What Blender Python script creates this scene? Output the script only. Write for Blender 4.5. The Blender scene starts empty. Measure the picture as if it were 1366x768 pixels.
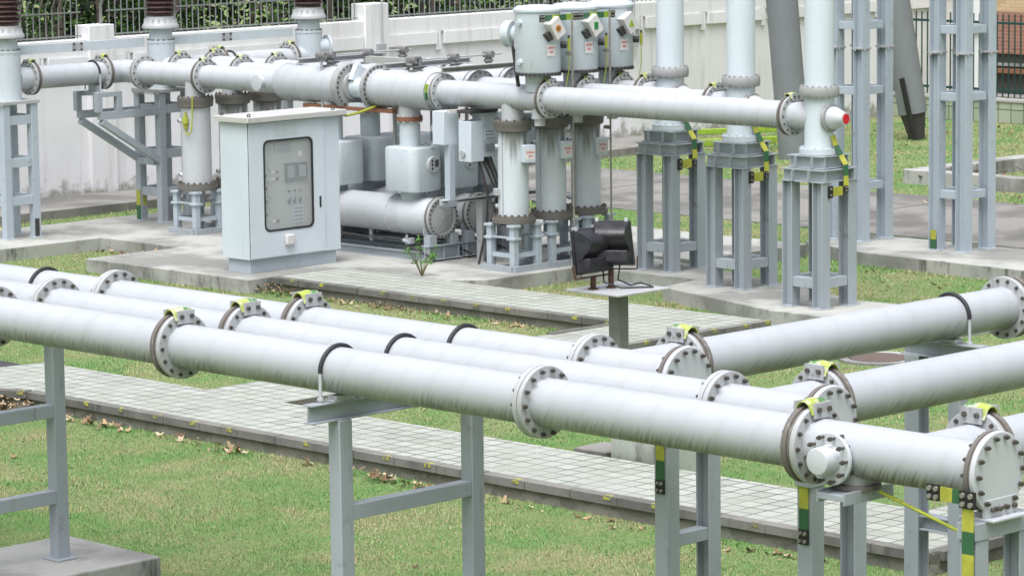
import bpy, bmesh, math, random
import numpy as np
from mathutils import Vector, Matrix

random.seed(7)
rng = np.random.default_rng(11)
scene = bpy.context.scene
COL = scene.collection
R = math.radians

# ------------------------------------------------------------------ materials
def lin(c):
    return tuple(((v / 255) / 12.92 if v / 255 <= .04045 else ((v / 255 + .055) / 1.055) ** 2.4) for v in c)

class N:
    """tiny node helper"""
    def __init__(self, name):
        self.m = bpy.data.materials.new(name); self.m.use_nodes = True
        self.t = self.m.node_tree; self.b = self.t.nodes['Principled BSDF']
        self.tc = self.t.nodes.new('ShaderNodeTexCoord')
    def link(self, a, b): self.t.links.new(a, b)
    def map(self, src, scale=(1, 1, 1), rot=(0, 0, 0)):
        n = self.t.nodes.new('ShaderNodeMapping'); n.inputs['Scale'].default_value = scale
        n.inputs['Rotation'].default_value = rot
        self.link(self.tc.outputs[src], n.inputs[0]); return n.outputs[0]
    def noise(self, vec, scale=5, detail=4, rough=.55, dist=0):
        n = self.t.nodes.new('ShaderNodeTexNoise'); n.inputs['Scale'].default_value = scale
        n.inputs['Detail'].default_value = detail; n.inputs['Roughness'].default_value = rough
        n.inputs['Distortion'].default_value = dist
        self.link(vec, n.inputs['Vector']); return n.outputs['Fac']
    def ramp(self, fac, a, b, ca=0., cb=1.):
        n = self.t.nodes.new('ShaderNodeMapRange'); n.clamp = True; n.interpolation_type = 'SMOOTHSTEP'
        for k, v in zip(('From Min', 'From Max', 'To Min', 'To Max'), (a, b, ca, cb)): n.inputs[k].default_value = v
        self.link(fac, n.inputs['Value']); return n.outputs['Result']
    def math(self, op, a, b=None):
        n = self.t.nodes.new('ShaderNodeMath'); n.operation = op
        for i, v in enumerate((a, b)):
            if v is None: continue
            if isinstance(v, (int, float)): n.inputs[i].default_value = v
            else: self.link(v, n.inputs[i])
        return n.outputs[0]
    def mix(self, fac, a, b):
        n = self.t.nodes.new('ShaderNodeMix'); n.data_type = 'RGBA'
        for k, v in ((0, fac), (6, a), (7, b)):
            if isinstance(v, (int, float)): n.inputs[k].default_value = v
            elif isinstance(v, tuple): n.inputs[k].default_value = (*v, 1)
            else: self.link(v, n.inputs[k])
        return n.outputs[2]
    def sep(self, vec):
        n = self.t.nodes.new('ShaderNodeSeparateXYZ'); self.link(vec, n.inputs[0]); return n.outputs
    def bump(self, h, s=.3, d=.01):
        n = self.t.nodes.new('ShaderNodeBump'); n.inputs['Strength'].default_value = s; n.inputs['Distance'].default_value = d
        self.link(h, n.inputs['Height']); self.link(n.outputs[0], self.b.inputs['Normal'])
    def out(self, col, rough=.5, metal=0, spec=.5):
        if isinstance(col, tuple): self.b.inputs['Base Color'].default_value = (*col, 1)
        else: self.link(col, self.b.inputs['Base Color'])
        if isinstance(rough, (int, float)): self.b.inputs['Roughness'].default_value = rough
        else: self.link(rough, self.b.inputs['Roughness'])
        self.b.inputs['Metallic'].default_value = metal
        self.b.inputs['Specular IOR Level'].default_value = spec
        return self.m

def paint(name, col, dirt=(.13, .115, .085), amt=.35, rough=.42, rust=0.0, streak=True, tint=.06, drip=None):
    n = N(name)
    big = n.noise(n.map('Object'), 1.3, 3)
    c = n.mix(n.ramp(big, .35, .7), col, tuple(v * (1 - tint) for v in col))
    blot = n.noise(n.map('Object'), 7, 6, .65)
    m = n.ramp(blot, .58, .78)
    if streak:
        st = n.noise(n.map('Object', (22, 22, 1.1)), 1, 4, .6)
        m = n.math('MAXIMUM', m, n.math('MULTIPLY', n.ramp(st, .56, .74), n.ramp(blot, .4, .62)))
    m = n.math('MULTIPLY', m, amt)
    c = n.mix(m, c, dirt)
    if drip:        # dark run-off below the top flange, in ragged tongues
        zz = n.sep(n.tc.outputs['Object'])[2]; dn = n.noise(n.map('Object', (8, 8, .4)), 1, 4, .6)
        dz = n.math('ADD', zz, n.math('MULTIPLY', n.math('SUBTRACT', dn, .5), 1.6))
        c = n.mix(n.math('MULTIPLY', n.ramp(dz, drip[0], drip[1]), .8), c, (.10, .092, .075))
    if rust:
        r1 = n.ramp(n.noise(n.map('Object'), 4.5, 5, .7), .645, .73)
        c = n.mix(n.math('MULTIPLY', r1, rust), c, (.22, .13, .045))
    fine = n.noise(n.map('Object'), 60, 2)
    n.bump(fine, .06, .004)
    return n.out(c, n.ramp(blot, .3, .8, rough - .07, rough + .15))

def pipe_paint(name, col, lo, hi, amt, top=.0):
    """white pipe paint with the brushed grime streaks of its unwashed underside (UV: metres along, turn round)"""
    n = N(name)
    uv = n.sep(n.tc.outputs['UV'])
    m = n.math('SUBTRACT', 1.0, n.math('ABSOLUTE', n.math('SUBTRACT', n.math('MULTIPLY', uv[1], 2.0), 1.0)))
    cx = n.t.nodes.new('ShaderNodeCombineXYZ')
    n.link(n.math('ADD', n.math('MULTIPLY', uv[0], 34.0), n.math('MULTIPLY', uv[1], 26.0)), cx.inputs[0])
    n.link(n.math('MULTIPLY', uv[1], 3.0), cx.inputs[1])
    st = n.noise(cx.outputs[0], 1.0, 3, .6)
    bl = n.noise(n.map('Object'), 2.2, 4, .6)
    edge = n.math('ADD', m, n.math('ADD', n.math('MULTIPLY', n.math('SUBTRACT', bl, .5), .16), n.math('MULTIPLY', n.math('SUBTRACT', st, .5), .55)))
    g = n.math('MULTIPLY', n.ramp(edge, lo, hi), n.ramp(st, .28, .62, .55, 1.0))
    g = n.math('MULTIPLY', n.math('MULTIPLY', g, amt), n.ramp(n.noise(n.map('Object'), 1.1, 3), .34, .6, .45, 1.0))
    big = n.noise(n.map('Object'), .9, 3)
    c = n.mix(n.ramp(big, .35, .7), col, tuple(v * .95 for v in col))
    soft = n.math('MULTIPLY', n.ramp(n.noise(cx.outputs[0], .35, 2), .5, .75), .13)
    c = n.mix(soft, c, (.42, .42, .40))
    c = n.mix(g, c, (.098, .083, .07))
    sp = n.math('SINE', n.math('ADD', n.math('MULTIPLY', uv[0], 21.0), n.math('MULTIPLY', uv[1], 6.2832)))
    c = n.mix(n.math('MULTIPLY', n.math('MULTIPLY', n.ramp(sp, .55, 1.0), n.ramp(bl, .3, .6)), .16), c, (.30, .31, .31))
    mot = n.noise(n.map('Object'), 5.5, 5, .65)
    c = n.mix(n.math('MULTIPLY', n.ramp(mot, .5, .72), .14), c, (.28, .27, .25))
    specks = n.ramp(n.noise(n.map('Object'), 38, 2), .74, .80)
    c = n.mix(n.math('MULTIPLY', specks, .35), c, (.15, .12, .08))
    n.bump(n.noise(n.map('Object'), 25, 2), .05, .004)
    return n.out(c, n.ramp(bl, .3, .8, .30, .48))

WHITE = (.50, .52, .535)
GREYB = (.53, .59, .615)
M = {}
M['pipe'] = pipe_paint('front_pipe_paint', (.43, .452, .472), .53, .84, .88)
M['bus'] = pipe_paint('bus_pipe_paint', (.465, .488, .508), .57, .92, .74)
M['white'] = paint('white_paint', WHITE, amt=.22)
M['cap'] = paint('cap_paint', (.52, .545, .565), amt=.14, streak=False, rust=.12)
M['flange'] = paint('flange_paint', (.42, .435, .435), amt=.7, rust=.2)
M['dirtyfl'] = paint('weathered_flange', (.15, .142, .125), dirt=(.09, .075, .055), amt=.85, rough=.6, rust=.25)
M['gis'] = paint('tank_paint', GREYB, amt=.28)
M['tank'] = paint('run_stained_tank', (.585, .635, .655), amt=.28, drip=(1.70, 2.05))
M['roof'] = paint('cabinet_roof', (.50, .50, .475), dirt=(.27, .24, .19), amt=.6, streak=False)
M['box'] = paint('breaker_box_paint', GREYB, amt=.4, streak=True)
M['breakertank'] = paint('breaker_tank_paint', (.52, .545, .56), dirt=(.16, .14, .11), amt=.55, streak=False, rust=.15)
M['mossy'] = paint('mossy_channel', (.36, .37, .34), dirt=(.13, .15, .05), amt=.95, rough=.7)
M['gear'] = paint('gearbox_grey', (.20, .20, .195), dirt=(.09, .08, .07), amt=.7, rough=.6)
M['columnfl'] = paint('column_flange', (.34, .345, .34), dirt=(.11, .098, .085), amt=1.0, rough=.6)
M['gisd'] = paint('grimy_tank_paint', (.44, .49, .51), amt=.62)
M['tall'] = paint('column_paint', (.63, .70, .735), amt=.12)
M['steel'] = paint('steel_frame_paint', (.35, .39, .415), dirt=(.10, .09, .065), amt=.5, rust=.35)
M['steelF'] = paint('near_frame_paint', (.34, .375, .405), dirt=(.09, .085, .065), amt=.45, rust=.3)
M['steelL'] = paint('lattice_paint', (.42, .48, .52), dirt=(.10, .095, .07), amt=.38, rust=.28)
M['cab'] = paint('cabinet_paint', (.59, .655, .70), amt=.08, streak=False)
M['gasket'] = paint('gasket_brown', (.15, .135, .12), dirt=(.38, .36, .33), amt=.7, rough=.75)
M['rustred'] = paint('rust_red_ring', (.24, .105, .06), dirt=(.1, .06, .04), amt=.5, rough=.7)
M['pole'] = paint('grey_pole', (.19, .205, .21), dirt=(.26, .27, .28), amt=.3, rough=.6)
M['porc'] = paint('brown_porcelain', (.062, .034, .033), dirt=(.14, .10, .09), amt=.25, rough=.25)

def flat(name, col, rough=.5, metal=0, var=.15, sc=9):
    n = N(name)
    f = n.noise(n.map('Object'), sc, 4)
    c = n.mix(n.ramp(f, .35, .7), col, tuple(v * (1 - var) for v in col))
    return n.out(c, rough, metal)
M['bolt'] = flat('bolt_steel', (.16, .145, .125), .5, .6, .5, 40)
M['rubber'] = flat('black_rubber', (.022, .023, .026), .55)
M['black'] = flat('black_plate', (.018, .018, .018), .5)
def lampskin():
    n = N('floodlight_black'); f = n.noise(n.map('Object'), 7, 4, .6)
    n.bump(f, .3, .02); return n.out(n.mix(n.ramp(f, .4, .7), (.012, .012, .015), (.024, .024, .028)), n.ramp(f, .3, .7, .32, .55))
M['lampblack'] = lampskin()
M['dark'] = flat('dark_metal', (.05, .048, .045), .6)
M['yellow'] = flat('strap_yellow', (.44, .45, .06), .5, 0, .25)
M['green'] = flat('strap_green', (.035, .125, .055), .45, 0, .12)
def worn(name, col):
    n = N(name); k = n.ramp(n.noise(n.map('Object'), 16, 4, .7), .46, .60)
    return n.out(n.mix(n.math('MULTIPLY', k, .8), col, (.50, .52, .42)), .5)
M['paleyellow'] = worn('worn_yellow', (.34, .40, .06)); M['palegreen'] = worn('worn_green', (.07, .20, .05))
M['lime'] = flat('lime_paint', (.30, .45, .04), .5, 0, .2)
M['cableyg'] = flat('cable_yellow_green', (.38, .42, .05), .5, 0, .2)
M['rust'] = flat('rusty_iron', (.085, .045, .03), .8, 0, .5, 14)
M['red'] = flat('red_paint', (.62, .01, .03), .4)
M['redtext'] = flat('red_lettering', (.60, .10, .08), .5)
M['plate'] = flat('label_plate_white', (.68, .66, .64), .45)
M['orange'] = flat('orange_mark', (.62, .27, .06), .5)
M['markgreen'] = flat('green_mark', (.02, .22, .05), .5)
M['galv'] = paint('galvanised', (.40, .41, .41), amt=.5, rough=.5)
M['zinc'] = flat('zinc_rod', (.30, .29, .25), .5, .3, .3)
M['glassgrey'] = flat('control_panel_grey', (.36, .37, .35), .45, 0, .08, 3)
M['meter'] = flat('meter_dark', (.07, .08, .09), .3)
M['meterface'] = flat('meter_face', (.24, .27, .29), .3)
M['gfence'] = flat('fence_green', (.010, .050, .042), .45)
M['railgrey'] = paint('railing_grey', (.22, .235, .225), amt=.4, rough=.55, rust=.2)
M['blue'] = flat('pale_blue_cloth', (.20, .34, .62), .8)
M['neon'] = flat('bright_green_cloth', (.20, .75, .01), .7)
M['bark'] = flat('bark', (.10, .08, .06), .9, 0, .4)
M['asphalt'] = flat('asphalt', (.05, .05, .052), .9, 0, .3)

def glass():
    n = N('window_pane')
    n.b.inputs['Base Color'].default_value = (.75, .80, .80, 1); n.b.inputs['Roughness'].default_value = .05
    n.b.inputs['Transmission Weight'].default_value = 0.0; n.b.inputs['Alpha'].default_value = .16
    return n.m
M['glass'] = glass()

def concrete(name, col, moss=.25, streak=True, dark=(.11, .11, .095)):
    n = N(name)
    a = n.noise(n.map('Object'), .55, 5, .6); b = n.noise(n.map('Object'), 3.2, 6, .65); f = n.noise(n.map('Object'), 45, 3, .6)
    c = n.mix(n.ramp(a, .42, .60), col, tuple(v * .55 for v in col))
    c = n.mix(n.math('MULTIPLY', n.ramp(b, .54, .74), .55), c, dark)
    c = n.mix(n.math('MULTIPLY', n.ramp(f, .45, .75), .22), c, tuple(v * .5 for v in col))
    if streak:      # black run-off streaks and moss on the vertical faces
        g = n.t.nodes.new('ShaderNodeNewGeometry'); nz = n.sep(g.outputs['Normal'])[2]
        side = n.ramp(n.math('ABSOLUTE', nz), .5, .2)
        s1 = n.noise(n.map('Object', (5, 5, 1.1)), 1, 6, .72)
        c = n.mix(n.math('MULTIPLY', n.math('MULTIPLY', side, n.math('MULTIPLY', n.ramp(s1, .50, .66), n.ramp(n.noise(n.map('Object'), .8, 2), .38, .6))), .85), c, (.065, .068, .055))
    if moss:
        s2 = n.noise(n.map('Object'), 1.9, 4)
        c = n.mix(n.math('MULTIPLY', n.ramp(s2, .6, .75), moss), c, (.13, .15, .055))
    n.bump(n.math('ADD', f, b), .25, .01)
    return n.out(c, .9)
M['pad'] = concrete('pad_concrete', (.40, .405, .37), moss=.2)
M['kerb'] = concrete('kerb_concrete', (.38, .38, .36), moss=.2)
M['walk'] = concrete('walkway_concrete', (.235, .228, .21), moss=.15)
M['road'] = concrete('road_concrete', (.225, .22, .20), moss=0, streak=False)
M['found'] = concrete('block_concrete', (.37, .37, .345), moss=.2)
M['paleblock'] = concrete('pale_green_block', (.42, .455, .39), moss=.05)
M['post'] = concrete('post_concrete', (.25, .255, .24), moss=.1, streak=False)

def wallmat():
    n = N('rendered_wall')
    a = n.noise(n.map('Object'), .35, 5, .6)
    st = n.noise(n.map('Object', (5, 5, .35)), 1, 5, .65)
    b = n.noise(n.map('Object'), 5, 5, .6)
    c = n.mix(n.ramp(a, .35, .7), (.78, .785, .79), (.69, .69, .69))
    c = n.mix(n.math('MULTIPLY', n.ramp(st, .5, .72), .32), c, (.38, .37, .34))
    z = n.sep(n.tc.outputs['Object'])[2]
    low = n.ramp(n.math('ADD', z, n.math('MULTIPLY', n.math('SUBTRACT', b, .5), 1.0)), .30, .0)
    c = n.mix(n.math('MULTIPLY', low, .75), c, (.16, .165, .11))
    n.bump(n.noise(n.map('Object'), 30, 3), .12, .01)
    return n.out(c, .85)
M['wall'] = wallmat()

def tiles():
    n = N('paving_tiles')
    v = n.map('Object')
    br = n.t.nodes.new('ShaderNodeTexBrick'); br.offset = 0; br.squash = 1
    br.inputs['Scale'].default_value = 1; br.inputs['Mortar Size'].default_value = .011; br.inputs['Mortar Smooth'].default_value = .35
    br.inputs['Brick Width'].default_value = .21; br.inputs['Row Height'].default_value = .21
    br.inputs['Color1'].default_value = (.37, .392, .345, 1); br.inputs['Color2'].default_value = (.265, .285, .245, 1)
    br.inputs['Mortar'].default_value = (.05, .057, .042, 1); br.inputs['Bias'].default_value = -.2
    wn = n.t.nodes.new('ShaderNodeTexNoise'); wn.inputs['Scale'].default_value = 2.2; n.link(v, wn.inputs['Vector'])
    wm = n.t.nodes.new('ShaderNodeMix'); wm.data_type = 'VECTOR'; wm.inputs[0].default_value = .03; n.link(v, wm.inputs[4]); n.link(wn.outputs['Color'], wm.inputs[5])
    n.link(wm.outputs[1], br.inputs['Vector'])
    c = n.mix(n.math('MULTIPLY', n.ramp(n.noise(v, 1.1, 5, .65), .48, .72), .45), n.mix(n.math('MULTIPLY', n.ramp(n.noise(v, 1.7, 4, .7), .42, .66), .6), br.outputs['Color'], (.33, .345, .305)), (.25, .26, .215))
    c = n.mix(n.math('MULTIPLY', n.ramp(n.noise(v, 14, 4, .7), .56, .75), .35), c, (.17, .18, .14))
    n.bump(n.math('SUBTRACT', 1.0, br.outputs['Fac']), .5, .006)
    return n.out(c, .85)
M['tile'] = tiles()

def rubble():
    n = N('rubble_stone')
    vo = n.t.nodes.new('ShaderNodeTexVoronoi'); vo.inputs['Scale'].default_value = 4.2
    dv = n.t.nodes.new('ShaderNodeTexNoise'); dv.inputs['Scale'].default_value = 3.0; n.link(n.map('Object'), dv.inputs['Vector'])
    mx = n.t.nodes.new('ShaderNodeMix'); mx.data_type = 'VECTOR'; mx.inputs[0].default_value = .25; n.link(n.map('Object', (1, 1, 1.6)), mx.inputs[4]); n.link(dv.outputs['Color'], mx.inputs[5])
    n.link(mx.outputs[1], vo.inputs['Vector'])
    ve = n.t.nodes.new('ShaderNodeTexVoronoi'); ve.feature = 'DISTANCE_TO_EDGE'; ve.inputs['Scale'].default_value = 4.2
    n.link(mx.outputs[1], ve.inputs['Vector'])
    g = n.sep(vo.outputs['Color'])[0]
    c = n.mix(g, (.235, .228, .195), (.15, .147, .125))
    c = n.mix(n.math('MULTIPLY', n.math('MULTIPLY', n.ramp(ve.outputs['Distance'], .04, .0), n.ramp(n.noise(n.map('Object'), 2.1, 3), .45, .6)), .55), c, (.08, .08, .065))
    b = n.noise(n.map('Object'), 6, 6, .7)
    c = n.mix(n.math('MULTIPLY', n.ramp(b, .5, .7), .6), c, (.09, .10, .055))
    n.bump(n.math('ADD', ve.outputs['Distance'], b), .6, .03)
    return n.out(c, .95)
M['rubble'] = rubble()
M['coping'] = concrete('coping_stone', (.20, .198, .18), moss=.3, dark=(.07, .07, .055))

def lawn():
    n = N('lawn_soil')
    v = n.map('Object')
    a = n.noise(v, .7, 6, .62); b = n.noise(v, 4.5, 5, .65); f = n.noise(v, 60, 3, .7)
    c = n.mix(n.ramp(a, .40, .62), (.145, .26, .085), (.27, .285, .14))
    c = n.mix(n.math('MULTIPLY', n.ramp(b, .5, .68), .5), c, (.30, .275, .145))
    c = n.mix(n.math('MULTIPLY', n.ramp(f, .4, .7), .45), c, (.09, .11, .04))
    n.bump(f, .8, .03)
    return n.out(c, 1.0, 0, .1)
M['lawn'] = lawn()

def vcol(name, rough=.7, trans=0):
    n = N(name)
    a = n.t.nodes.new('ShaderNodeAttribute'); a.attribute_name = 'Col'
    n.link(a.outputs['Color'], n.b.inputs['Base Color']); n.b.inputs['Roughness'].default_value = rough
    n.b.inputs['Specular IOR Level'].default_value = .2
    return n.m
M['blade'] = vcol('grass_blade', .8)
M['leaf'] = vcol('leaf_surface', .6)
M['dry'] = vcol('dry_leaf', .8)

def brick():
    n = N('brick_cladding')
    br = n.t.nodes.new('ShaderNodeTexBrick'); br.inputs['Scale'].default_value = 1
    br.inputs['Brick Width'].default_value = .30; br.inputs['Row Height'].default_value = .085; br.inputs['Mortar Size'].default_value = .006
    z = n.sep(n.tc.outputs['Object']); cx = n.t.nodes.new('ShaderNodeCombineXYZ')
    n.link(n.math('ADD', z[0], z[1]), cx.inputs[0]); n.link(z[2], cx.inputs[1]); n.link(cx.outputs[0], br.inputs['Vector'])
    hi = n.ramp(z[2], 2.08, 2.12)
    n.link(n.mix(hi, (.27, .115, .085), (.47, .30, .16)), br.inputs['Color1'])
    n.link(n.mix(hi, (.33, .155, .115), (.58, .42, .25)), br.inputs['Color2'])
    br.inputs['Mortar'].default_value = (.36, .30, .24, 1)
    return n.out(br.outputs['Color'], .8)
M['brick'] = brick()
M['gtile'] = None
def gtile():
    n = N('green_wall_tile')
    br = n.t.nodes.new('ShaderNodeTexBrick'); br.offset = 0; br.inputs['Scale'].default_value = 1
    br.inputs['Brick Width'].default_value = .34; br.inputs['Row Height'].default_value = .30; br.inputs['Mortar Size'].default_value = .012
    z = n.sep(n.tc.outputs['Object']); cx = n.t.nodes.new('ShaderNodeCombineXYZ')
    n.link(n.math('ADD', z[0], z[1]), cx.inputs[0]); n.link(z[2], cx.inputs[1]); n.link(cx.outputs[0], br.inputs['Vector'])
    br.inputs['Color1'].default_value = (.30, .35, .25, 1); br.inputs['Color2'].default_value = (.38, .42, .32, 1)
    br.inputs['Mortar'].default_value = (.09, .11, .07, 1)
    return n.out(br.outputs['Color'], .5)
M['gtile'] = gtile()

# ------------------------------------------------------------------ mesh builder
class MB:
    def __init__(self):
        self.v = []; self.f = []; self.mi = []; self.uv = []
    def face(self, idx, mat=0, uv=None):
        self.f.append(idx); self.mi.append(mat); self.uv.append(uv or [(0, 0)] * len(idx))
    def grid(self, rings, mat=0, closed=True, caps=(True, True), u0=0, us=None):
        n = len(rings[0]); base = len(self.v)
        for r_ in rings: self.v.extend(tuple(p) for p in r_)
        u = [u0]
        for i in range(1, len(rings)):
            a = Vector((0, 0, 0)); b = Vector((0, 0, 0))
            for p in rings[i - 1]: a += Vector(p)
            for p in rings[i]: b += Vector(p)
            u.append(u[-1] + ((b - a) / n).length)
        m = n if closed else n - 1
        for i in range(len(rings) - 1):
            for j in range(m):
                k = (j + 1) % n
                self.face([base + i * n + j, base + i * n + k, base + (i + 1) * n + k, base + (i + 1) * n + j], mat,
                          [(u[i], j / n), (u[i], (j + 1) / n), (u[i + 1], (j + 1) / n), (u[i + 1], j / n)])
        if closed:
            if caps[0]: self.face([base + j for j in range(n)][::-1], mat)
            if caps[1]: self.face([base + (len(rings) - 1) * n + j for j in range(n)], mat)
    def frame(self, d):
        d = Vector(d).normalized()
        up = Vector((0, 0, 1)) if abs(d.z) < .9 else Vector((1, 0, 0))
        e1 = (up - d * up.dot(d)).normalized(); return d, e1, d.cross(e1)
    def lathe(self, p, d, prof, n=32, mat=0, caps=(True, True)):
        """profile of (distance along d, radius) from p"""
        p = Vector(p); d, e1, e2 = self.frame(d)
        rings = [[p + d * t + (e1 * math.cos(a) + e2 * math.sin(a)) * r for a in [2 * math.pi * j / n for j in range(n)]] for t, r in prof]
        self.grid(rings, mat, True, caps); return self
    def cyl(self, a, b, r, r1=None, n=28, mat=0, caps=(True, True)):
        a, b = Vector(a), Vector(b); L = (b - a).length
        return self.lathe(a, b - a, [(0, r), (L, r if r1 is None else r1)], n, mat, caps)
    def ring(self, a, b, r0, r1, n=32, mat=0):
        a, b = Vector(a), Vector(b); L = (b - a).length
        return self.lathe(a, b - a, [(0, r0), (0, r1), (L, r1), (L, r0)], n, mat, (False, False))
    def tube(self, pts, r, n=10, mat=0, caps=True):
        pts = [Vector(p) for p in pts]; rings = []
        pe = None
        for i, p in enumerate(pts):
            t = (pts[min(i + 1, len(pts) - 1)] - pts[max(i - 1, 0)]).normalized()
            if pe is None: _, e1, e2 = self.frame(t)
            else:
                e1 = (pe - t * pe.dot(t)).normalized(); e2 = t.cross(e1)
            pe = e1
            rr = r[i] if isinstance(r, (list, tuple)) else r
            rings.append([p + (e1 * math.cos(a) + e2 * math.sin(a)) * rr for a in [2 * math.pi * j / n for j in range(n)]])
        self.grid(rings, mat, True, (caps, caps)); return self
    def box(self, x0, x1, y0, y1, z0, z1, mat=0):
        b = len(self.v)
        self.v += [(x0, y0, z0), (x1, y0, z0), (x1, y1, z0), (x0, y1, z0), (x0, y0, z1), (x1, y0, z1), (x1, y1, z1), (x0, y1, z1)]
        for q in ((0, 3, 2, 1), (4, 5, 6, 7), (0, 1, 5, 4), (1, 2, 6, 5), (2, 3, 7, 6), (3, 0, 4, 7)):
            self.face([b + i for i in q], mat)
        return self
    def obox(self, c, ax, size, mat=0):
        """box centred at c, axes ax (3 vectors), full sizes"""
        c = Vector(c); h = [Vector(a).normalized() * s / 2 for a, s in zip(ax, size)]
        if h[0].cross(h[1]).dot(h[2]) < 0: h[2] = -h[2]
        b = len(self.v)
        for sz in (-1, 1):
            for sx, sy in ((-1, -1), (1, -1), (1, 1), (-1, 1)): self.v.append(tuple(c + h[0] * sx + h[1] * sy + h[2] * sz))
        for q in ((0, 3, 2, 1), (4, 5, 6, 7), (0, 1, 5, 4), (1, 2, 6, 5), (2, 3, 7, 6), (3, 0, 4, 7)):
            self.face([b + i for i in q], mat)
        return self
    def bar(self, a, b, w, h, up=(0, 0, 1), mat=0):
        a, b = Vector(a), Vector(b); d = (b - a)
        if abs(d.normalized().dot(Vector(up))) > .95: up = (1, 0, 0)
        s = d.cross(Vector(up)).normalized(); u = s.cross(d).normalized()
        return self.obox((a + b) / 2, (d, s, u), (d.length, w, h), mat)
    def ibeam(self, a, b, w, h, side, tf=.014, tw=.012, mat=0):
        """I section: flanges are spread along `side`, h apart; w is the flange width"""
        a, b = Vector(a), Vector(b); d = b - a; s = Vector(side).normalized(); u = d.cross(s).normalized()
        c = (a + b) / 2
        for k in (-1, 1): self.obox(c + s * k * (h - tf) / 2, (d, s, u), (d.length, tf, w), mat)
        self.obox(c, (d, s, u), (d.length, h - 2 * tf, tw), mat)
        return self
    def prism(self, poly, z0, z1, mat=0, matside=None):
        n = len(poly); b = len(self.v)
        area = sum(poly[i][0] * poly[(i + 1) % n][1] - poly[(i + 1) % n][0] * poly[i][1] for i in range(n))
        if area < 0: poly = poly[::-1]
        self.v += [(x, y, z0) for x, y in poly] + [(x, y, z1) for x, y in poly]
        self.face([b + n + i for i in range(n)], mat)
        for i in range(n):
            j = (i + 1) % n
            self.face([b + i, b + j, b + n + j, b + n + i], mat if matside is None else matside)
        return self
    def rbox(self, x0, x1, y0, y1, z0, z1, r, seg=6, mat=0, top=.02):
        """upright box with rounded vertical edges and a softened top and bottom"""
        def loop(ins, z):
            pts = []
            for cx, cy, a0 in ((x1 - r, y1 - r, 0), (x0 + r, y1 - r, 90), (x0 + r, y0 + r, 180), (x1 - r, y0 + r, 270)):
                for k in range(seg + 1):
                    a = R(a0 + 90 * k / seg); pts.append(Vector((cx + math.cos(a) * (r - ins), cy + math.sin(a) * (r - ins), z)))
            return pts
        self.grid([loop(top, z0), loop(top * .3, z0 + top * .3), loop(0, z0 + top), loop(0, z1 - top), loop(top * .3, z1 - top * .3), loop(top, z1)], mat)
        return self
    def build_each(self, name, mats, parent=None, bevel=0):
        """every box of this builder as a part of its own"""
        for i in range(0, len(self.v), 8):
            b = MB(); b.v = self.v[i:i + 8]
            for f, m in zip(self.f, self.mi):
                if i <= min(f) and max(f) < i + 8: b.face([k - i for k in f], m)
            b.build(name, mats, parent, bevel)
    def build(self, name, mats, parent=None, bevel=0, smooth=True, origin=None):
        if not isinstance(mats, (list, tuple)): mats = [mats]
        o = Vector((0, 0, 0))
        if parent is not None:
            p = parent
            while p is not None: o += p.location; p = p.parent
        elif origin is not None: o = Vector(origin)
        me = bpy.data.meshes.new(name)
        me.from_pydata([tuple(Vector(v) - o) for v in self.v], [], self.f)
        for m in mats: me.materials.append(M[m] if isinstance(m, str) else m)
        me.polygons.foreach_set('material_index', self.mi)
        uvl = me.uv_layers.new(name='UVMap')
        uvl.data.foreach_set('uv', [c for fu in self.uv for t in fu for c in t])
        me.update()
        if smooth:
            me.polygons.foreach_set('use_smooth', [True] * len(me.polygons)); me.set_sharp_from_angle(angle=R(38))
        ob = bpy.data.objects.new(name, me); COL.objects.link(ob)
        if parent is not None: ob.parent = parent
        elif origin is not None: ob.location = origin
        if bevel:
            bv = ob.modifiers.new('Bevel', 'BEVEL'); bv.width = bevel; bv.segments = 2; bv.limit_method = 'ANGLE'; bv.angle_limit = R(40)
            bv.harden_normals = False
        return ob

def tag(o, label=None, cat=None, group=None, kind=None):
    if label: o['label'] = label
    if cat: o['category'] = cat
    if group: o['group'] = group
    if kind: o['kind'] = kind
    return o
def thing(name, label, cat, loc=(0, 0, 0), group=None):
    o = bpy.data.objects.new(name, None); COL.objects.link(o); o.location = loc; o.empty_display_size = .2
    return tag(o, label, cat, group)
def struct(o): o['kind'] = 'structure'; return o
def clone(o, parent=None, off=(0, 0, 0), label=None):
    c = o.copy(); COL.objects.link(c); c.parent = parent
    if parent is None: c.location = o.location + Vector(off)
    if label: c['label'] = label
    for ch in list(o.children): clone(ch, c)
    return c

X = Vector((1, 0, 0)); Y = Vector((0, 1, 0)); Z = Vector((0, 0, 1))
# ================================================================== CAMERA
H = 6.5
f_px, pit, roll, yaw = 4518.67, R(7.71794), R(-.74942), R(135.43087)
d = Vector((math.cos(yaw) * math.cos(pit), math.sin(yaw) * math.cos(pit), -math.sin(pit)))
r0 = Vector((math.sin(yaw), -math.cos(yaw), 0)); u0 = r0.cross(d)
rr = r0 * math.cos(roll) + u0 * math.sin(roll); uu = -r0 * math.sin(roll) + u0 * math.cos(roll)
cam = bpy.data.cameras.new('camera'); co = bpy.data.objects.new('camera', cam); COL.objects.link(co)
mw = Matrix((rr, uu, -d)).transposed().to_4x4(); mw.translation = (0, 0, H); co.matrix_world = mw
cam.sensor_width = 36; cam.lens = f_px / 1366 * 36; cam.clip_end = 2000; cam.clip_start = 1
cam.dof.use_dof = True; cam.dof.focus_distance = 27; cam.dof.aperture_fstop = 14
scene.camera = co

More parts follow.
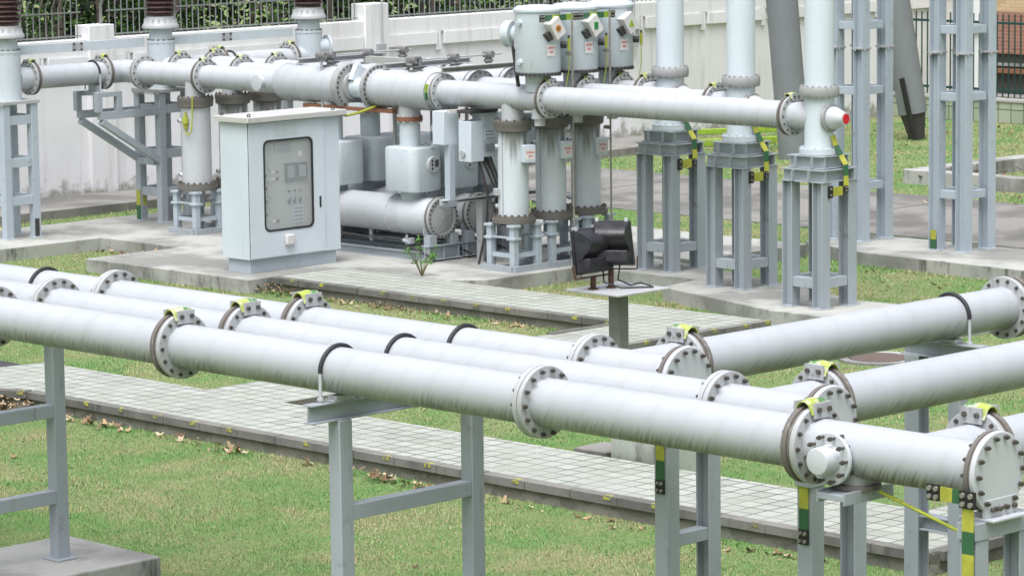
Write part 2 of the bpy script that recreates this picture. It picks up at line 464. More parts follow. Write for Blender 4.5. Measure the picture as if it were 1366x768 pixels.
# ================================================================== LIGHT
w = bpy.data.worlds.new('World'); scene.world = w; w.use_nodes = True
nt = w.node_tree; sky = nt.nodes.new('ShaderNodeTexSky'); sky.sky_type = 'NISHITA'; sky.sun_disc = False
SUN_EL, SUN_AZ = R(66), R(-60)       # azimuth of the direction towards the sun, measured from +X
sky.sun_elevation = SUN_EL; sky.sun_rotation = math.pi / 2 - SUN_AZ
sky.air_density = 1.0; sky.dust_density = 5.0; sky.ozone_density = 1.0
# overcast: the clear sky washed out to a near-neutral cloud layer, brightest overhead
bw = nt.nodes.new('ShaderNodeRGBToBW'); nt.links.new(sky.outputs[0], bw.inputs[0])
cl = nt.nodes.new('ShaderNodeMix'); cl.data_type = 'RGBA'; cl.inputs[0].default_value = .82; nt.links.new(sky.outputs[0], cl.inputs[6]); nt.links.new(bw.outputs[0], cl.inputs[7])
tcw = nt.nodes.new('ShaderNodeTexCoord'); sx = nt.nodes.new('ShaderNodeSeparateXYZ'); nt.links.new(tcw.outputs['Generated'], sx.inputs[0])
mr = nt.nodes.new('ShaderNodeMapRange'); mr.inputs['From Min'].default_value = 0; mr.inputs['From Max'].default_value = 1; mr.inputs['To Min'].default_value = .62; mr.inputs['To Max'].default_value = 2.0; nt.links.new(sx.outputs[2], mr.inputs['Value'])
gm = nt.nodes.new('ShaderNodeVectorMath'); gm.operation = 'SCALE'; nt.links.new(cl.outputs[2], gm.inputs[0]); nt.links.new(mr.outputs['Result'], gm.inputs['Scale'])
tn = nt.nodes.new('ShaderNodeVectorMath'); tn.operation = 'MULTIPLY'; nt.links.new(gm.outputs[0], tn.inputs[0]); tn.inputs[1].default_value = (.970, .975, 1.022)
nt.links.new(tn.outputs[0], nt.nodes['Background'].inputs[0]); nt.nodes['Background'].inputs[1].default_value = .15
sl = bpy.data.lights.new('sun', 'SUN'); sl.energy = .55; sl.angle = R(60); sl.color = (1, .985, .955)
so = bpy.data.objects.new('sun', sl); COL.objects.link(so)
sd = Vector((math.cos(SUN_EL) * math.cos(SUN_AZ), math.cos(SUN_EL) * math.sin(SUN_AZ), math.sin(SUN_EL)))
so.rotation_euler = sd.to_track_quat('Z', 'Y').to_euler(); so.location = (0, 0, 40)
vs = scene.view_settings; vs.view_transform = 'Standard'; vs.look = 'None'; vs.gamma = 1; vs.exposure = .52

# ================================================================== GROUND
g = MB(); g.prism([(-160, -60), (80, -60), (80, 160), (-160, 160)], -.5, 0, 0)
struct(g.build('lawn_ground', 'lawn', smooth=False))

def paved(name, poly, z0, z1, mats, bevel=0):
    b = MB(); b.prism(poly, z0, z1, 0, 1); return struct(b.build(name, mats, bevel=bevel, smooth=False))
# near tiled path with its rubble face and coping stones
PF = 22.87
path_poly = [(-18.05, PF), (-31.1, PF), (-31.5, 22.69), (-32.1, 21.9), (-33.6, 20), (-34.7, 20.7), (-32.9, 23.5), (-32.72, 24.33), (-29.7, 24.33),
             (-29.7, 30.0), (-28.35, 30.0), (-28.35, 24.33), (-19.3, 24.33), (-19.3, 34), (-18.05, 34)]
paved('tiled_path', path_poly, .0, .196, ['tile', 'rubble'])
cp = MB()
def coping(mb, a, b, z0=.125, z1=.208, out=.045, inn=.10, step=.62, normal=None):
    a = Vector((*a, 0)); b = Vector((*b, 0)); L = (b - a).length; dd = (b - a) / L; nn = normal or Vector((dd.y, -dd.x, 0))
    t = 0
    while t < L - .02:
        s = min(step, L - t); c = a + dd * (t + s / 2) + nn * (out - inn) / 2
        j = random.uniform(-.006, .006)
        mb.obox(c + Z * ((z0 + z1) / 2 + j * .6) + nn * j, (dd, nn, Z), (s - .012, out + inn, z1 - z0), 0)
        if s > .3 and random.random() < .72:      # yellow paint mark across the edge of the stone
            mb.obox(a + dd * (t + s * .8) + nn * (out + .0035 + j) + Z * (z1 - .022 + j * .6), (dd, nn, Z), (.09, .004, .036), 1)
            mb.obox(a + dd * (t + s * .8) + nn * (out - .03 + j) + Z * (z1 + .0025 + j * .6), (dd, nn, Z), (.09, .05, .004), 1)
        t += step
def ymark():
    n = N('worn_yellow_mark')
    k = n.ramp(n.noise(n.map('Object'), 18, 4, .7), .42, .6)
    return n.out(n.mix(k, (.16, .16, .12), (.42, .42, .05)), .8)
M['ymark'] = ymark()
coping(cp, (-31.1, PF), (-18.05, PF)); coping(cp, (-33.6, 20), (-32.1, 21.9)); coping(cp, (-32.1, 21.9), (-31.5, 22.69)); coping(cp, (-31.5, 22.69), (-31.12, 22.87))
coping(cp, (-18.05, PF + .1), (-18.05, 34))
struct(cp.build('path_coping', ['coping', 'ymark'], bevel=.008, smooth=False))
# far tiled path in front of the equipment pad
paved('far_path', [(-36.58, 31.2), (-29.72, 31.2), (-29.72, 30.0), (-28.35, 30.0), (-28.35, 32.58), (-36.58, 32.58)], 0, .197, ['tile', 'rubble'])
cp = MB(); coping(cp, (-36.55, 31.2), (-29.76, 31.2)); coping(cp, (-29.72, 31.15), (-29.72, 29.9)); coping(cp, (-28.35, 26), (-28.35, 32.55))
struct(cp.build('far_path_coping', ['coping', 'ymark'], bevel=.008, smooth=False))
# pads
paved('equipment_pad', [(-40.35, 30.8), (-36.6, 30.8), (-36.6, 32.60), (-34.36, 32.62), (-34.0, 33.0), (-34.0, 36.5), (-33.2, 36.5), (-33.2, 39), (-44.4, 39), (-44.4, 26), (-42.3, 26), (-42.3, 32.6), (-40.35, 32.6)], -.05, .203, ['pad', 'pad'], .012)
paved('column_pad', [(-33.98, 34.9), (-31.75, 34.95), (-31.6, 34.05), (-29.0, 33.3), (-26.5, 33.25), (-26.3, 34.95), (-28.7, 34.75), (-30.2, 35.3), (-32.4, 36.0), (-33.98, 36.3)], -.05, .2, ['pad', 'pad'], .012)
paved('lattice_pad', [(-33.45, 39.25), (-31.9, 38.75), (-25, 38.45), (-25, 40.57), (-33.45, 40.57)], -.05, .2, ['pad', 'pad'], .012)
paved('back_walkway', [(-48.2, 20), (-46.33, 20), (-46.33, 51), (-48.2, 51)], -.05, .16, ['walk', 'walk'], .01)
paved('service_road', [(-60, 42.0), (10, 41.6), (10, 46.7), (-60, 46.7)], -.1, .02, ['road', 'road'])
paved('asphalt_patch', [(-33.75, 23.3), (-33.55, 24.75), (-37, 24.8), (-37, 23.3)], -.1, .012, ['asphalt', 'asphalt'])
rj = MB()
for x in (-42.3, -36.2, -30.1): rj.box(x, x + .03, 42.0, 46.6, .0, .023)
struct(rj.build('road_joint', 'dark'))
b = MB(); b.prism([(-25.72, 31.62), (-25.60, 31.95), (-25.9, 32.28), (-26.35, 32.28), (-26.52, 31.95), (-26.3, 31.62)], 0, .02)
M['manhole'] = paint('rusty_cover', (.115, .085, .07), amt=.6, rough=.9, rust=.6)
mh = thing('manhole_cover', 'round rusty brown manhole cover set in the grass behind the pipes', 'manhole', (-26.05, 31.95, 0))
b = MB(); b.cyl((-26.05, 31.95, 0), (-26.05, 31.95, .035), .36, n=40); b.build('lid', 'manhole', mh, .004)
b = MB(); b.ring((-26.05, 31.95, 0), (-26.05, 31.95, .03), .375, .5, 40); b.build('frame', 'kerb', mh)

# ================================================================== FRONT PIPELINES
PR = .168; PZ = 2.652
def bolt_mesh(ax):
    b = MB(); s = Vector(ax); h = .078
    b.lathe(-s * h, s, [(0, .010), (.012, .010), (.012, .0155), (.032, .0155), (.032, .009), (2 * h - .032, .009), (2 * h - .032, .0155), (2 * h - .012, .0155), (2 * h - .012, .010), (2 * h, .010)], 6)
    return b
_bolt = {}
def add_bolts(fl, c, ax, rb, n, phase=.5, key='x'):
    """separate bolts round a flange, children of it"""
    c = Vector(c); dd, e1, e2 = MB().frame(ax)
    root = Vector((0, 0, 0)); p = fl
    while p is not None: root += p.location; p = p.parent
    if key not in _bolt:
        o = bolt_mesh(ax).build('bolt', 'bolt', None); _bolt[key] = o.data; bpy.data.objects.remove(o)
    for k in range(n):
        a = 2 * math.pi * (k + phase) / n
        o = bpy.data.objects.new('bolt', _bolt[key]); COL.objects.link(o); o.parent = fl
        o.location = c + (e1 * math.cos(a) + e2 * math.sin(a)) * rb - root
def flange(root, c, ax, brown=True, r=.25, rin=PR, bolts=14, cover=False, kx='x', capped=False):
    c = Vector(c); s = Vector(ax).normalized()
    b = MB()
    for k in (-1, 1):
        a0 = c + s * (k * .016 if brown else k * .004); a1 = c + s * k * (.056 if brown else .042)
        b.ring(a0 if k > 0 else a1, a1 if k > 0 else a0, rin - .01, r, 48, 1 if (brown and k == (-1 if abs(s.x) > .5 else 1)) else 0)
    b.ring(c - s * .0165, c + s * .0165, rin, r - (.012 if brown else .02), 48, 1)
    fl = b.build('flange', ['flange', 'gasket' if brown else 'flange'], root, .004)
    add_bolts(fl, c, s, r - .032, bolts, key=kx)
    if cover: hood(root, c, s, r)
    return fl
def hood(root, c, ax, r, sc=.8, L=.19):
    """folded yellow and green sheet cap that bridges the top of a flange, on two lugs"""
    c = Vector(c); s = Vector(ax).normalized()
    t = Vector((0, -1, 0)) if abs(s.x) > .5 else Vector((1, 0, 0))
    top = c + Z * (r + .035 * sc)
    prof = [(-.10, -.075), (-.055, .0), (-.02, .022), (.02, .022), (.055, .0), (.10, -.075)]
    b = MB(); n = len(prof)
    cuts = [(.5, .12, 0), (.12, -.05, 2), (-.05, -.5, 1)]
    for (q0, q1, mat) in cuts:
        rings = []
        for q in (q0, q1):
            out = [top + t * (q * L) + s * (a * sc) + Z * (h * sc - abs(q) * .03) for a, h in prof]
            inn = [top + t * (q * L) + s * (a * sc * .93) + Z * (h * sc - .006 - abs(q) * .03) for a, h in prof[::-1]]
            rings.append(out + inn)
        b.grid(rings, mat)
    o = b.build('bridging_cover', ['paleyellow', 'palegreen', 'paleyellow'], root, 0, False)
    for k in (-1, 1):
        lg = MB(); p = c + s * (k * .10 * sc) + Z * (r - .06)
        lg.obox(p + Z * .035, (s, t, Z), (.016, .2 * sc, .10), 0)
        for q in (-.06, .06): lg.cyl(p + t * q * sc - s * .025 + Z * .04, p + t * q * sc + s * .025 + Z * .04, .022 * sc, n=8, mat=1)
        lg.build('cover_lug', ['flange', 'bolt'], root)
    return o

def pipeline(ypos, teex, fl, label, y_end, bfl, hoop_x=None, port=False, strap=False, cover_b=True):
    capx = teex + .52
    root = thing('pipeline', label, 'pipeline', (teex, ypos, PZ), 'three parallel white pipelines on grey frames')
    b = MB(); b.cyl((-34, ypos, PZ), (capx, ypos, PZ), PR, n=56, caps=(True, True)); b.build('long_pipe', 'pipe', root)
    b = MB(); b.cyl((teex, ypos, PZ), (teex, y_end, PZ), PR - .001, n=56); b.build('branch_pipe', 'pipe', root)
    for x, brown, cov in fl: flange(root, (x, ypos, PZ), X, brown, cover=cov)
    for y, brown, cov in bfl: flange(root, (teex, y, PZ), Y, brown, cover=cov, kx='y')
    # blind end
    c = Vector((capx, ypos, PZ))
    b = MB(); b.ring(c - X * .045, c - X * .016, PR - .01, .25, 48, 1); b.ring(c - X * .0165, c + X * .002, PR, .244, 48, 1)
    b.lathe(c, X, [(0, .25), (.028, .25), (.034, .244)], 48, 0)
    e = b.build('end_cap', ['cap', 'gasket'], root, .003)
    add_bolts(e, c + X * -.006, X, .216, 14, key='x')
    if port:
        p = Vector((-13.29, ypos, PZ - .03))
        b = MB(); b.lathe(p, -Y, [(0, .10), (.175, .10), (.185, .165), (.21, .165), (.21, .09), (.33, .085), (.335, .07)], 36, 0)
        po = b.build('side_port', 'cap', root, .004)
        add_bolts(po, p - Y * .197, Y, .142, 10, key='y')
        b = MB(); b.cyl((-13.24, ypos, PZ - .12), (-13.24, ypos, PZ - .235), .115, n=32); b.ring((-13.24, ypos, PZ - .232), (-13.24, ypos, PZ - .2), .11, .15, 32, 1)
        b.build('drain_stub', ['flange', 'gasket'], root, .003); b = MB()
        b.box(-13.34, -13.14, ypos - .26, ypos + .22, PZ - .275, PZ - .235); b.box(-13.352, -13.34, ypos - .26, ypos + .22, PZ - .30, PZ - .22); b.box(-13.14, -13.128, ypos - .26, ypos + .22, PZ - .30, PZ - .22)
        b.build('hanger', 'steelF', root, .003)
    return root
def strap(root, pts, w, normal, cols=('yellow', 'green'), seg=.14, name='earthing_strap', start=0, thick=.008):
    """flat striped bar with black bolted end plates"""
    b = MB(); nn = Vector(normal).normalized()
    pts = [Vector(p) for p in pts]; k = start
    for a, c in zip(pts[:-1], pts[1:]):
        L = (c - a).length; dd = (c - a) / L; sd = nn.cross(dd); cnt = max(1, round(L / seg))
        for i in range(cnt):
            b.obox(a + dd * (L * (i + .5) / cnt), (dd, sd, nn), (L / cnt, w, thick), k % 2); k += 1
    ob = b.build(name, list(cols), root, 0, False)
    return ob
def boltplate(parent, c, ax, size, nb=(2, 2), name='bolt_plate'):
    a, bx, n_ = [Vector(q).normalized() for q in ax]; c = Vector(c)
    b = MB(); b.obox(c, (a, bx, n_), (size[0], size[1], .012), 0)
    for i in range(nb[0]):
        for j in range(nb[1]):
            p = c + a * size[0] * ((i + .5) / nb[0] - .5) + bx * size[1] * ((j + .5) / nb[1] - .5)
            b.cyl(p, p + n_ * .022, min(size) * .16, n=6, mat=1)
    return b.build(name, ['black', 'zinc'], parent)

p1 = pipeline(16.03, -12.70, [(-22.25, False, False), (-19.87, True, True), (-15.996, False, False), (-13.6, True, True)],
              'nearest white pipeline, with round side port and striped strap at its bolted end', 33, [(16.56, True, True)], port=True)
p2 = pipeline(16.66, -14.52, [(-22.25, False, False), (-19.84, True, True), (-14.9, False, False)],
              'middle white pipeline of the three, turning off to the right between its two neighbours', 33, [(17.21, True, True)])
p3 = pipeline(17.29, -16.36, [(-22.25, False, False), (-19.84, True, True), (-16.72, False, False)],
              'farthest white pipeline of the front three, its branch held by a black hoop', 33, [(17.84, True, True), (21.68, True, False)])
# warning strap on the nearest pipe's end
ex = -12.14
st = strap(p1, [(-12.38, 15.765, 2.535), (-12.20, 15.765, 2.53)], .085, (0, -1, 0), seg=.09)
boltplate(p1, (-12.43, 15.763, 2.537), ((1, 0, 0), (0, 0, 1), (0, -1, 0)), (.10, .10))
stv = strap(p1, [(-12.165, 15.755, 2.47), (-12.165, 15.755, .0)], .085, (0, -1, 0), seg=.135)
boltplate(p1, (-12.165, 15.75, 2.525), ((1, 0, 0), (0, 0, 1), (0, -1, 0)), (.12, .105))
boltplate(p1, (-12.165, 15.748, 1.83), ((1, 0, 0), (0, 0, 1), (0, -1, 0)), (.085, .10))
b = MB(); b.tube([(-13.05, 16.02, 2.42), (-12.7, 15.95, 2.36), (-12.15, 15.83, 2.27)], .011)
b.tube([(-12.13, 16.3, 2.40), (-11.9, 16.6, 2.33), (-11.5, 17.2, 2.3)], .011); b.build('earth_cable', 'cableyg', p1)

# ------------------------------------------------------------------ support frames
def hoop(root, x, y, ax='x', r=PR):
    """U strap over the pipe: rubber sleeve over the top, white threaded rods below"""
    pts = []
    for k in range(21):
        a = math.pi * k / 20
        q = math.cos(a) * (r + .014); h = math.sin(a) * (r + .014)
        pts.append(Vector((x, y + q, PZ + h)) if ax == 'x' else Vector((x + q, y, PZ + h)))
    b = MB(); b.tube(pts, .017, 10); o = b.build('rubber_sleeve', 'rubber', root)
    for p in (pts[0], pts[-1]):
        b = MB(); b.cyl(p + Z * .0, (p.x, p.y, 2.435), .0125, n=10); b.cyl((p.x, p.y, 2.452), (p.x, p.y, 2.472), .024, n=6)
        b.build('threaded_rod', 'white', o)
def trestle(x, base, label, group):
    root = thing('pipe_trestle', label, 'support frame', (x, 16.7, base), group)
    b = MB(); b.ibeam((x, 15.72, 2.365), (x, 17.62, 2.365), .10, .14, Z, .012, .01); b.build('crossbeam', 'steelF', root, .002)
    for y in (16.03, 17.35):
        b = MB(); b.box(x - .062, x + .062, y - .062, y + .062, base, 2.294); b.box(x - .11, x + .11, y - .11, y + .11, base, base + .018); b.build('leg', 'steelF', root, .006)
    for zz in (1.55, .80):
        b = MB(); b.box(x - .055, x + .055, 16.093, 17.287, zz, zz + .105); b.box(x - .05, x + .055, 16.093, 17.287, zz + .105, zz + .112); b.build('crossbar', 'steelF', root, .004)
    for y in (16.03, 16.66, 17.29):
        b = MB(); b.box(x - .05, x + .05, y - .10, y + .10, 2.436, 2.448); b.box(x - .045, x + .045, y - .07, y + .07, 2.448, 2.475); b.build('saddle', 'white', root, .003); hoop(root, x, y)
    return root
trestle(-18.06, 0, 'grey steel trestle carrying all three pipes mid-picture, on two tall legs in the lawn', 'two-legged grey trestles under the pipes')
trestle(-23.22, .3, 'grey steel trestle at the left edge, standing on a concrete block', 'two-legged grey trestles under the pipes')
b = MB(); b.box(-24.0, -22.65, 15.3, 18.0, -.1, .3)
tag(b.build('foundation_block', 'found', origin=(-23.3, 17, 0), bevel=.015, smooth=False), 'low stained concrete block under the trestle at bottom left', 'concrete block')

def corner_stand(x, y, label, plate=True, strapside=True):
    root = thing('pipe_stand', label, 'support frame', (x, y, 0), 'narrow grey stands under the pipe ends')
    for yy, nm in ((y - .19, 1), (y + .24, 0)):
        b = MB(); w = .062 if nm else .055
        b.ibeam((x, yy, 0), (x, yy, 2.27), .125, .125, X, .012, .012) if not nm else b.box(x - w, x + w, yy - w, yy + w, 0, 2.27)
        b.build('leg', 'steelF', root, .004)
    b = MB(); b.box(x - .07, x + .07, y - .27, y + .31, 2.27, 2.375); b.build('top_beam', 'steelF', root, .004)
    b = MB(); b.box(x - .05, x + .05, y - .127, y + .184, 1.50, 1.59); b.build('crossbar', 'steelF', root, .004)
    # saddle plate bolted to the pipe's end flange
    b = MB(); b.box(x - .13, x + .13, y - .17, y + .17, 2.376, 2.392)
    b.box(x + .035, x + .06, y - .16, y + .16, 2.392, 2.50)
    for q in (-.1, -.03, .04, .11): b.cyl((x + .06, y + q, 2.44), (x + .085, y + q, 2.44), .017, n=6, mat=1)
    b.build('saddle', ['white', 'bolt'], root, .003)
    if plate:
        s = strap(root, [(x - .0, y - .19 - .070, 2.42), (x, y - .26, 1.98)], .075, (0, -1, 0), seg=.15, name='earthing_strap', start=1)
        boltplate(root, (x, y - .262, 1.94), ((1, 0, 0), (0, 0, 1), (0, -1, 0)), (.08, .10))
    return root
corner_stand(-15.84, 17.29, 'narrow grey stand under the end of the farthest front pipe, yellow band on one leg')
corner_stand(-14.0, 16.67, 'narrow grey stand under the end of the middle front pipe, green and yellow strap')
corner_stand(-12.2, 16.05, 'two-legged grey stand under the blind end of the nearest pipe at bottom right', plate=False)
def branch_stand(x, label):
    root = thing('branch_stand', label, 'support frame', (x - .15, 20.96, 0), 'H section stands under the branch pipes')
    xs = (x - .34, x + .07); y = 20.96
    b = MB(); b.ibeam((xs[0], y, 0), (xs[0], y, 2.32), .14, .14, Y, .012, .012); b.build('leg', 'steelF', root, .002)
    b = MB(); b.box(xs[1] - .055, xs[1] + .055, y - .055, y + .055, 0, 2.32); b.build('leg', 'steelF', root, .004)
    b = MB(); b.ibeam((x - .46, y, 2.385), (x + .33, y, 2.385), .12, .13, Z, .012, .01); b.build('top_beam', 'steelF', root, .002)
    b = MB(); b.ibeam((xs[0] + .072, y, .98), (xs[1] - .056, y, .98), .12, .12, Z, .012, .01); b.build('crossbar', 'steelF', root, .002)
    b = MB(); b.box(x - .08, x + .08, y - .05, y + .05, 2.452, 2.482); b.build('saddle', 'white', root, .003)
    hoop(root, x, y, 'y')
    return root
branch_stand(-16.36, 'grey H section stand with a black hoop, under the branch pipe at the right edge')
branch_stand(-14.52, 'grey H section stand under the middle branch pipe, just beyond the right edge')

# ================================================================== SWITCHGEAR: three phases side by side
PH = (34.07, 34.84, 35.57); ZB = 2.69; RB = .185
COLX = (-28.79, -30.84, -32.83); LX = -43.47
WHICH = ('nearest', 'middle', 'farthest')
def merged_bolts(b, c, ax, rb, n, h=.05, r=.016, mat=2):
    c = Vector(c); dd, e1, e2 = MB().frame(ax)
    for k in range(n):
        a = 2 * math.pi * (k + .5) / n; p = c + (e1 * math.cos(a) + e2 * math.sin(a)) * rb
        b.cyl(p - dd * h, p + dd * h, r, n=6, mat=mat)
def bflange(root, c, ax, brown=True, r=.27, rin=RB, n=14, cover=False, mats=None):
    c = Vector(c); s = Vector(ax).normalized(); b = MB()
    for k in (-1, 1):
        a0, a1 = c + s * k * .016, c + s * k * .045
        if k < 0: a0, a1 = a1, a0
        b.ring(a0, a1, rin - .01, r, 36, 1 if (brown and k == (-1 if abs(s.x) > .5 else 1)) else 0)
    b.ring(c - s * .0165, c + s * .0165, rin, r - .012, 36, 1)
    merged_bolts(b, c, s, r - .035, n)
    o = b.build('flange', mats or ['flange', 'gasket', 'bolt'], root)
    if cover: hood(root, c, s, r, .68)
    return o
def stripe_label(parent, c, nrm, w, h, side, name='warning_label', rows=2, n=5):
    """small white plate with two rows of red lettering too small to read"""
    c = Vector(c); nn = Vector(nrm).normalized(); sd = Vector(side).normalized()
    b = MB(); b.obox(c, (sd, Z, nn), (w, h, .006), 0)
    for r_ in range(rows):
        m = n if r_ == 0 else n - 2
        for k in range(m):
            x = (k + .5) / n * w * .84 - w * .42 + (w * .17 if r_ else 0)
            z = h * (.17 - .36 * r_)
            p = c + sd * x + Z * z + nn * .0045
            b.obox(p, (sd, Z, nn), (w * .12, h * .05, .003), 1); b.obox(p + Z * h * .09, (sd, Z, nn), (w * .10, h * .05, .003), 1)
            b.obox(p + sd * w * .02 + Z * h * .045, (sd, Z, nn), (w * .03, h * .2, .0025), 1)
    return b.build(name, ['plate', 'redtext'], parent, 0, False)

for i, yp in enumerate(PH):
    w_ = WHICH[i]; cx = COLX[i]
    root = thing('busbar_pipe', f'{w_} white busbar pipe of the rear equipment, from brown insulators to tall columns', 'pipeline', (-37, yp, ZB), 'white busbar pipes of the rear equipment')
    def seg(a, c, r=RB, mat='bus', nm='pipe', n=44): return MB().cyl((a, yp, ZB), (c, yp, ZB), r, n=n).build(nm, mat, root)
    seg(LX, -39.52); seg(-36.0, cx)
    # corner towards the insulator column
    b = MB()
    if i == 0: b.cyl((LX, yp, ZB), (LX, 31.9, ZB), RB - .002, n=44)
    elif i == 2: b.cyl((LX, yp, ZB), (LX, 37.9, ZB), RB - .002, n=44)
    if i != 1:
        b.build('branch_pipe', 'bus', root)
        b = MB(); b.lathe((LX, yp, ZB - RB), Z, [(.0, .02), (.03, .11), (.09, .17), (.185, RB + .001), (.28, .17), (.34, .11), (.37, .02)], 32); b.build('elbow', 'bus', root)
        for yy in ((32.18, 33.62) if i == 0 else (36.05, 37.60)): bflange(root, (LX, yy, ZB), Y, cover=True)
        ys = 33.42 if i == 0 else 36.3
        pts = [(LX + math.cos(a) * .2, ys, ZB + math.sin(a) * .2) for a in [math.pi * k / 14 for k in range(15)]]
        b = MB(); b.tube(pts, .018, 8); o = b.build('rubber_hoop', 'rubber', root)
        b = MB()
        for p in (pts[0], pts[-1]): b.cyl(p, (p[0], p[1], 2.42), .013, n=8)
        b.build('hoop_rod', 'white', o)
    bflange(root, (-42.97, yp, ZB), X, brown=(i > 0), cover=(i > 0)); bflange(root, (-41.42, yp, ZB), X, cover=True)
    bflange(root, (-33.78, yp, ZB), X, cover=True); bflange(root, (cx - .47, yp, ZB), X, cover=True)
    # disconnector tanks
    b = MB(); b.lathe((-39.55, yp, ZB), X, [(0, RB), (.03, .25), (.10, .283), (1.42, .285), (1.47, .285)], 52, 0); b.ring((-39.42, yp, ZB), (-39.40, yp, ZB), .28, .291, 52)
    tA = b.build('disconnector_tank', 'bus', root)
    b = MB(); b.ring((-38.08, yp, ZB), (-38.00, yp, ZB), .27, .345, 52, 0); b.lathe((-38.0, yp, ZB), X, [(0, .345), (.05, .345), (.055, .33), (.055, .22), (.09, .20), (.09, .02)], 52, 0)
    merged_bolts(b, (-37.985, yp, ZB), X, .315, 26, .06, .016)
    b.lathe((-37.93, yp + .07, ZB - .10), X, [(0, .085), (.05, .085), (.055, .075), (.055, .04)], 24, 0)
    e = b.build('tank_flange', ['columnfl', 'gasket', 'bolt'], root)
    b = MB(); q = R(28); a1 = Vector((0, math.cos(q), -math.sin(q))); a2 = Vector((0, math.sin(q), math.cos(q)))
    b.obox((-37.86, yp + .06, ZB + .16), (X, a1, a2), (.09, .30, .27)); b.build('position_indicator', 'cab', root, .008)
    b = MB(); b.cyl((-37.9, yp + .02, ZB - .02), (-37.42, yp + .02, ZB - .02), .15, n=32); merged_bolts(b, (-37.6, yp + .02, ZB - .02), X, .17, 8, .03, .02, 0)
    b.box(-37.88, -37.42, yp - .16, yp + .16, ZB - .30, ZB - .24); b.build('link_pipe', 'gis', root)
    b = MB(); b.lathe((-37.42, yp, ZB), X, [(0, .345), (.07, .345)], 52, 0); merged_bolts(b, (-37.38, yp, ZB), X, .315, 26, .05, .016)
    b.build('tank_flange', ['columnfl', 'gasket', 'bolt'], root)
    b = MB(); b.lathe((-37.36, yp, ZB), X, [(0, .285), (1.2, .285), (1.28, .27), (1.33, .22), (1.36, RB)], 52); b.ring((-37.28, yp, ZB), (-37.262, yp, ZB), .28, .292, 52); b.ring((-36.1, yp, ZB), (-36.085, yp, ZB), .25, .29, 52)
    b.build('disconnector_tank', 'bus', root)
    bflange(root, (-35.97, yp, ZB), X, False, .275)
    # neck down to each vertical tank, and vents
    for tx in (-41.68, -34.53): MB().cyl((tx, yp, ZB), (tx, yp, 2.36), .162, n=36).build('neck', 'white', root)
    b = MB(); b.cyl((-33.98, yp, ZB - .1), (-33.98, yp, 2.40), .115, n=28); b.cyl((-33.98, yp, 2.40), (-33.98, yp, 2.30), .078, n=28); b.build('vent_stub', 'white', root, .004)
    if i == 0:
        b = MB(); b.lathe((-39.88, yp - .1, ZB - .02), -Y, [(0, .11), (.12, .11), (.13, .125), (.16, .125), (.165, .11)], 28); b.build('side_port', 'white', root)
        b = MB(); b.obox((-36.03, yp - .275, ZB + .07), (X, Y, Z), (.02, .06, .12), 0); b.obox((-36.03, yp - .275, ZB - .045), (X, Y, Z), (.02, .06, .11), 1); b.build('colour_band', ['lime', 'green'], root)
    # stub under the right tank with its rust coloured ring
    for k, bx in enumerate((-36.70, -38.42)):
        b = MB(); b.cyl((bx, yp, ZB - .15), (bx, yp, 2.30), .165, n=32, mat=0); b.ring((bx, yp, 2.30), (bx, yp, 2.235), .16, .195, 32, 1)
        for a in range(10): b.cyl((bx + math.cos(a * .628) * .178, yp + math.sin(a * .628) * .178, 2.21), (bx + math.cos(a * .628) * .178, yp + math.sin(a * .628) * .178, 2.325), .014, n=6, mat=2)
        b.cyl((bx, yp, 2.235), (bx, yp, 1.84), .155, n=32, mat=3); b.build('breaker_neck', ['white', 'rustred', 'plate', 'gis'], root)

    # ---- circuit breaker: boxes on a horizontal tank
    br = thing('circuit_breaker', f'grey circuit breaker of two rounded boxes on a horizontal tank, {w_} of the three', 'circuit breaker', (-37.4, yp, .2), 'circuit breakers under the busbars')
    for k, (xa, xb) in enumerate(((-36.99, -36.30), (-38.75, -38.0))):
        b = MB(); b.rbox(xa, xb, yp - .315, yp + .315, 1.20, 1.86, .14, 7, 0, .03); bo = b.build('transformer_box', 'box', br)
        b = MB(); b.cyl(((xa + xb) / 2, yp, 1.21), ((xa + xb) / 2, yp, 1.0), .19, n=32); b.build('box_neck', 'gisd', br)
        if k == 0:
            b = MB(); b.lathe((xb - .01, yp + .08, 1.60), X, [(0, .125), (.035, .125), (.045, .118), (.045, .01)], 32, 0)
            b.box(xb + .036, xb + .042, yp + .09, yp + .165, 1.565, 1.67, 1)
            for zz in (1.655, 1.60, 1.54): b.box(xb + .036, xb + .041, yp + .02, yp + .055, zz - .018, zz + .018, 2)
            b.build('gauge', ['white', 'meter', 'dark'], bo, .002)
    b = MB(); b.lathe((-39.3, yp, .84), X, [(0, .14), (.03, .22), (.10, .275), (2.55, .28), (2.57, .285), (2.59, .28), (3.2, .262), (3.22, .262)], 52); b.ring((-37.0, yp, .84), (-36.97, yp, .84), .275, .291, 52)
    b.build('breaker_tank', 'breakertank', br)
    b = MB(); b.ring((-36.10, yp, .84), (-36.05, yp, .84), .25, .305, 44, 0); b.lathe((-36.05, yp, .84), X, [(0, .305), (.03, .305), (.035, .29), (.035, .245), (.02, .235), (.045, .16), (.05, .03), (.06, .03), (.06, .0)], 44, 1)
    merged_bolts(b, (-36.03, yp, .84), X, .278, 26, .04, .013); b.build('end_cap', ['dirtyfl', 'galv', 'bolt'], br)
    b = MB(); b.ibeam((-36.06, yp - .34, .335), (-36.06, yp + .36, .335), .16, .22, Z, .016, .014)
    for q in (-.22, .22):
        b.box(-36.13, -35.99, yp + q - .07, yp + q + .07, .446, .60); b.box(-36.11, -36.095, yp + q - .1, yp + q + .1, .6, .70)
    for q in (-.3, 0, .3): b.box(-36.13, -35.99, yp + q - .006, yp + q + .006, .24, .43)
    b.build('cradle', 'steel', br, .003)
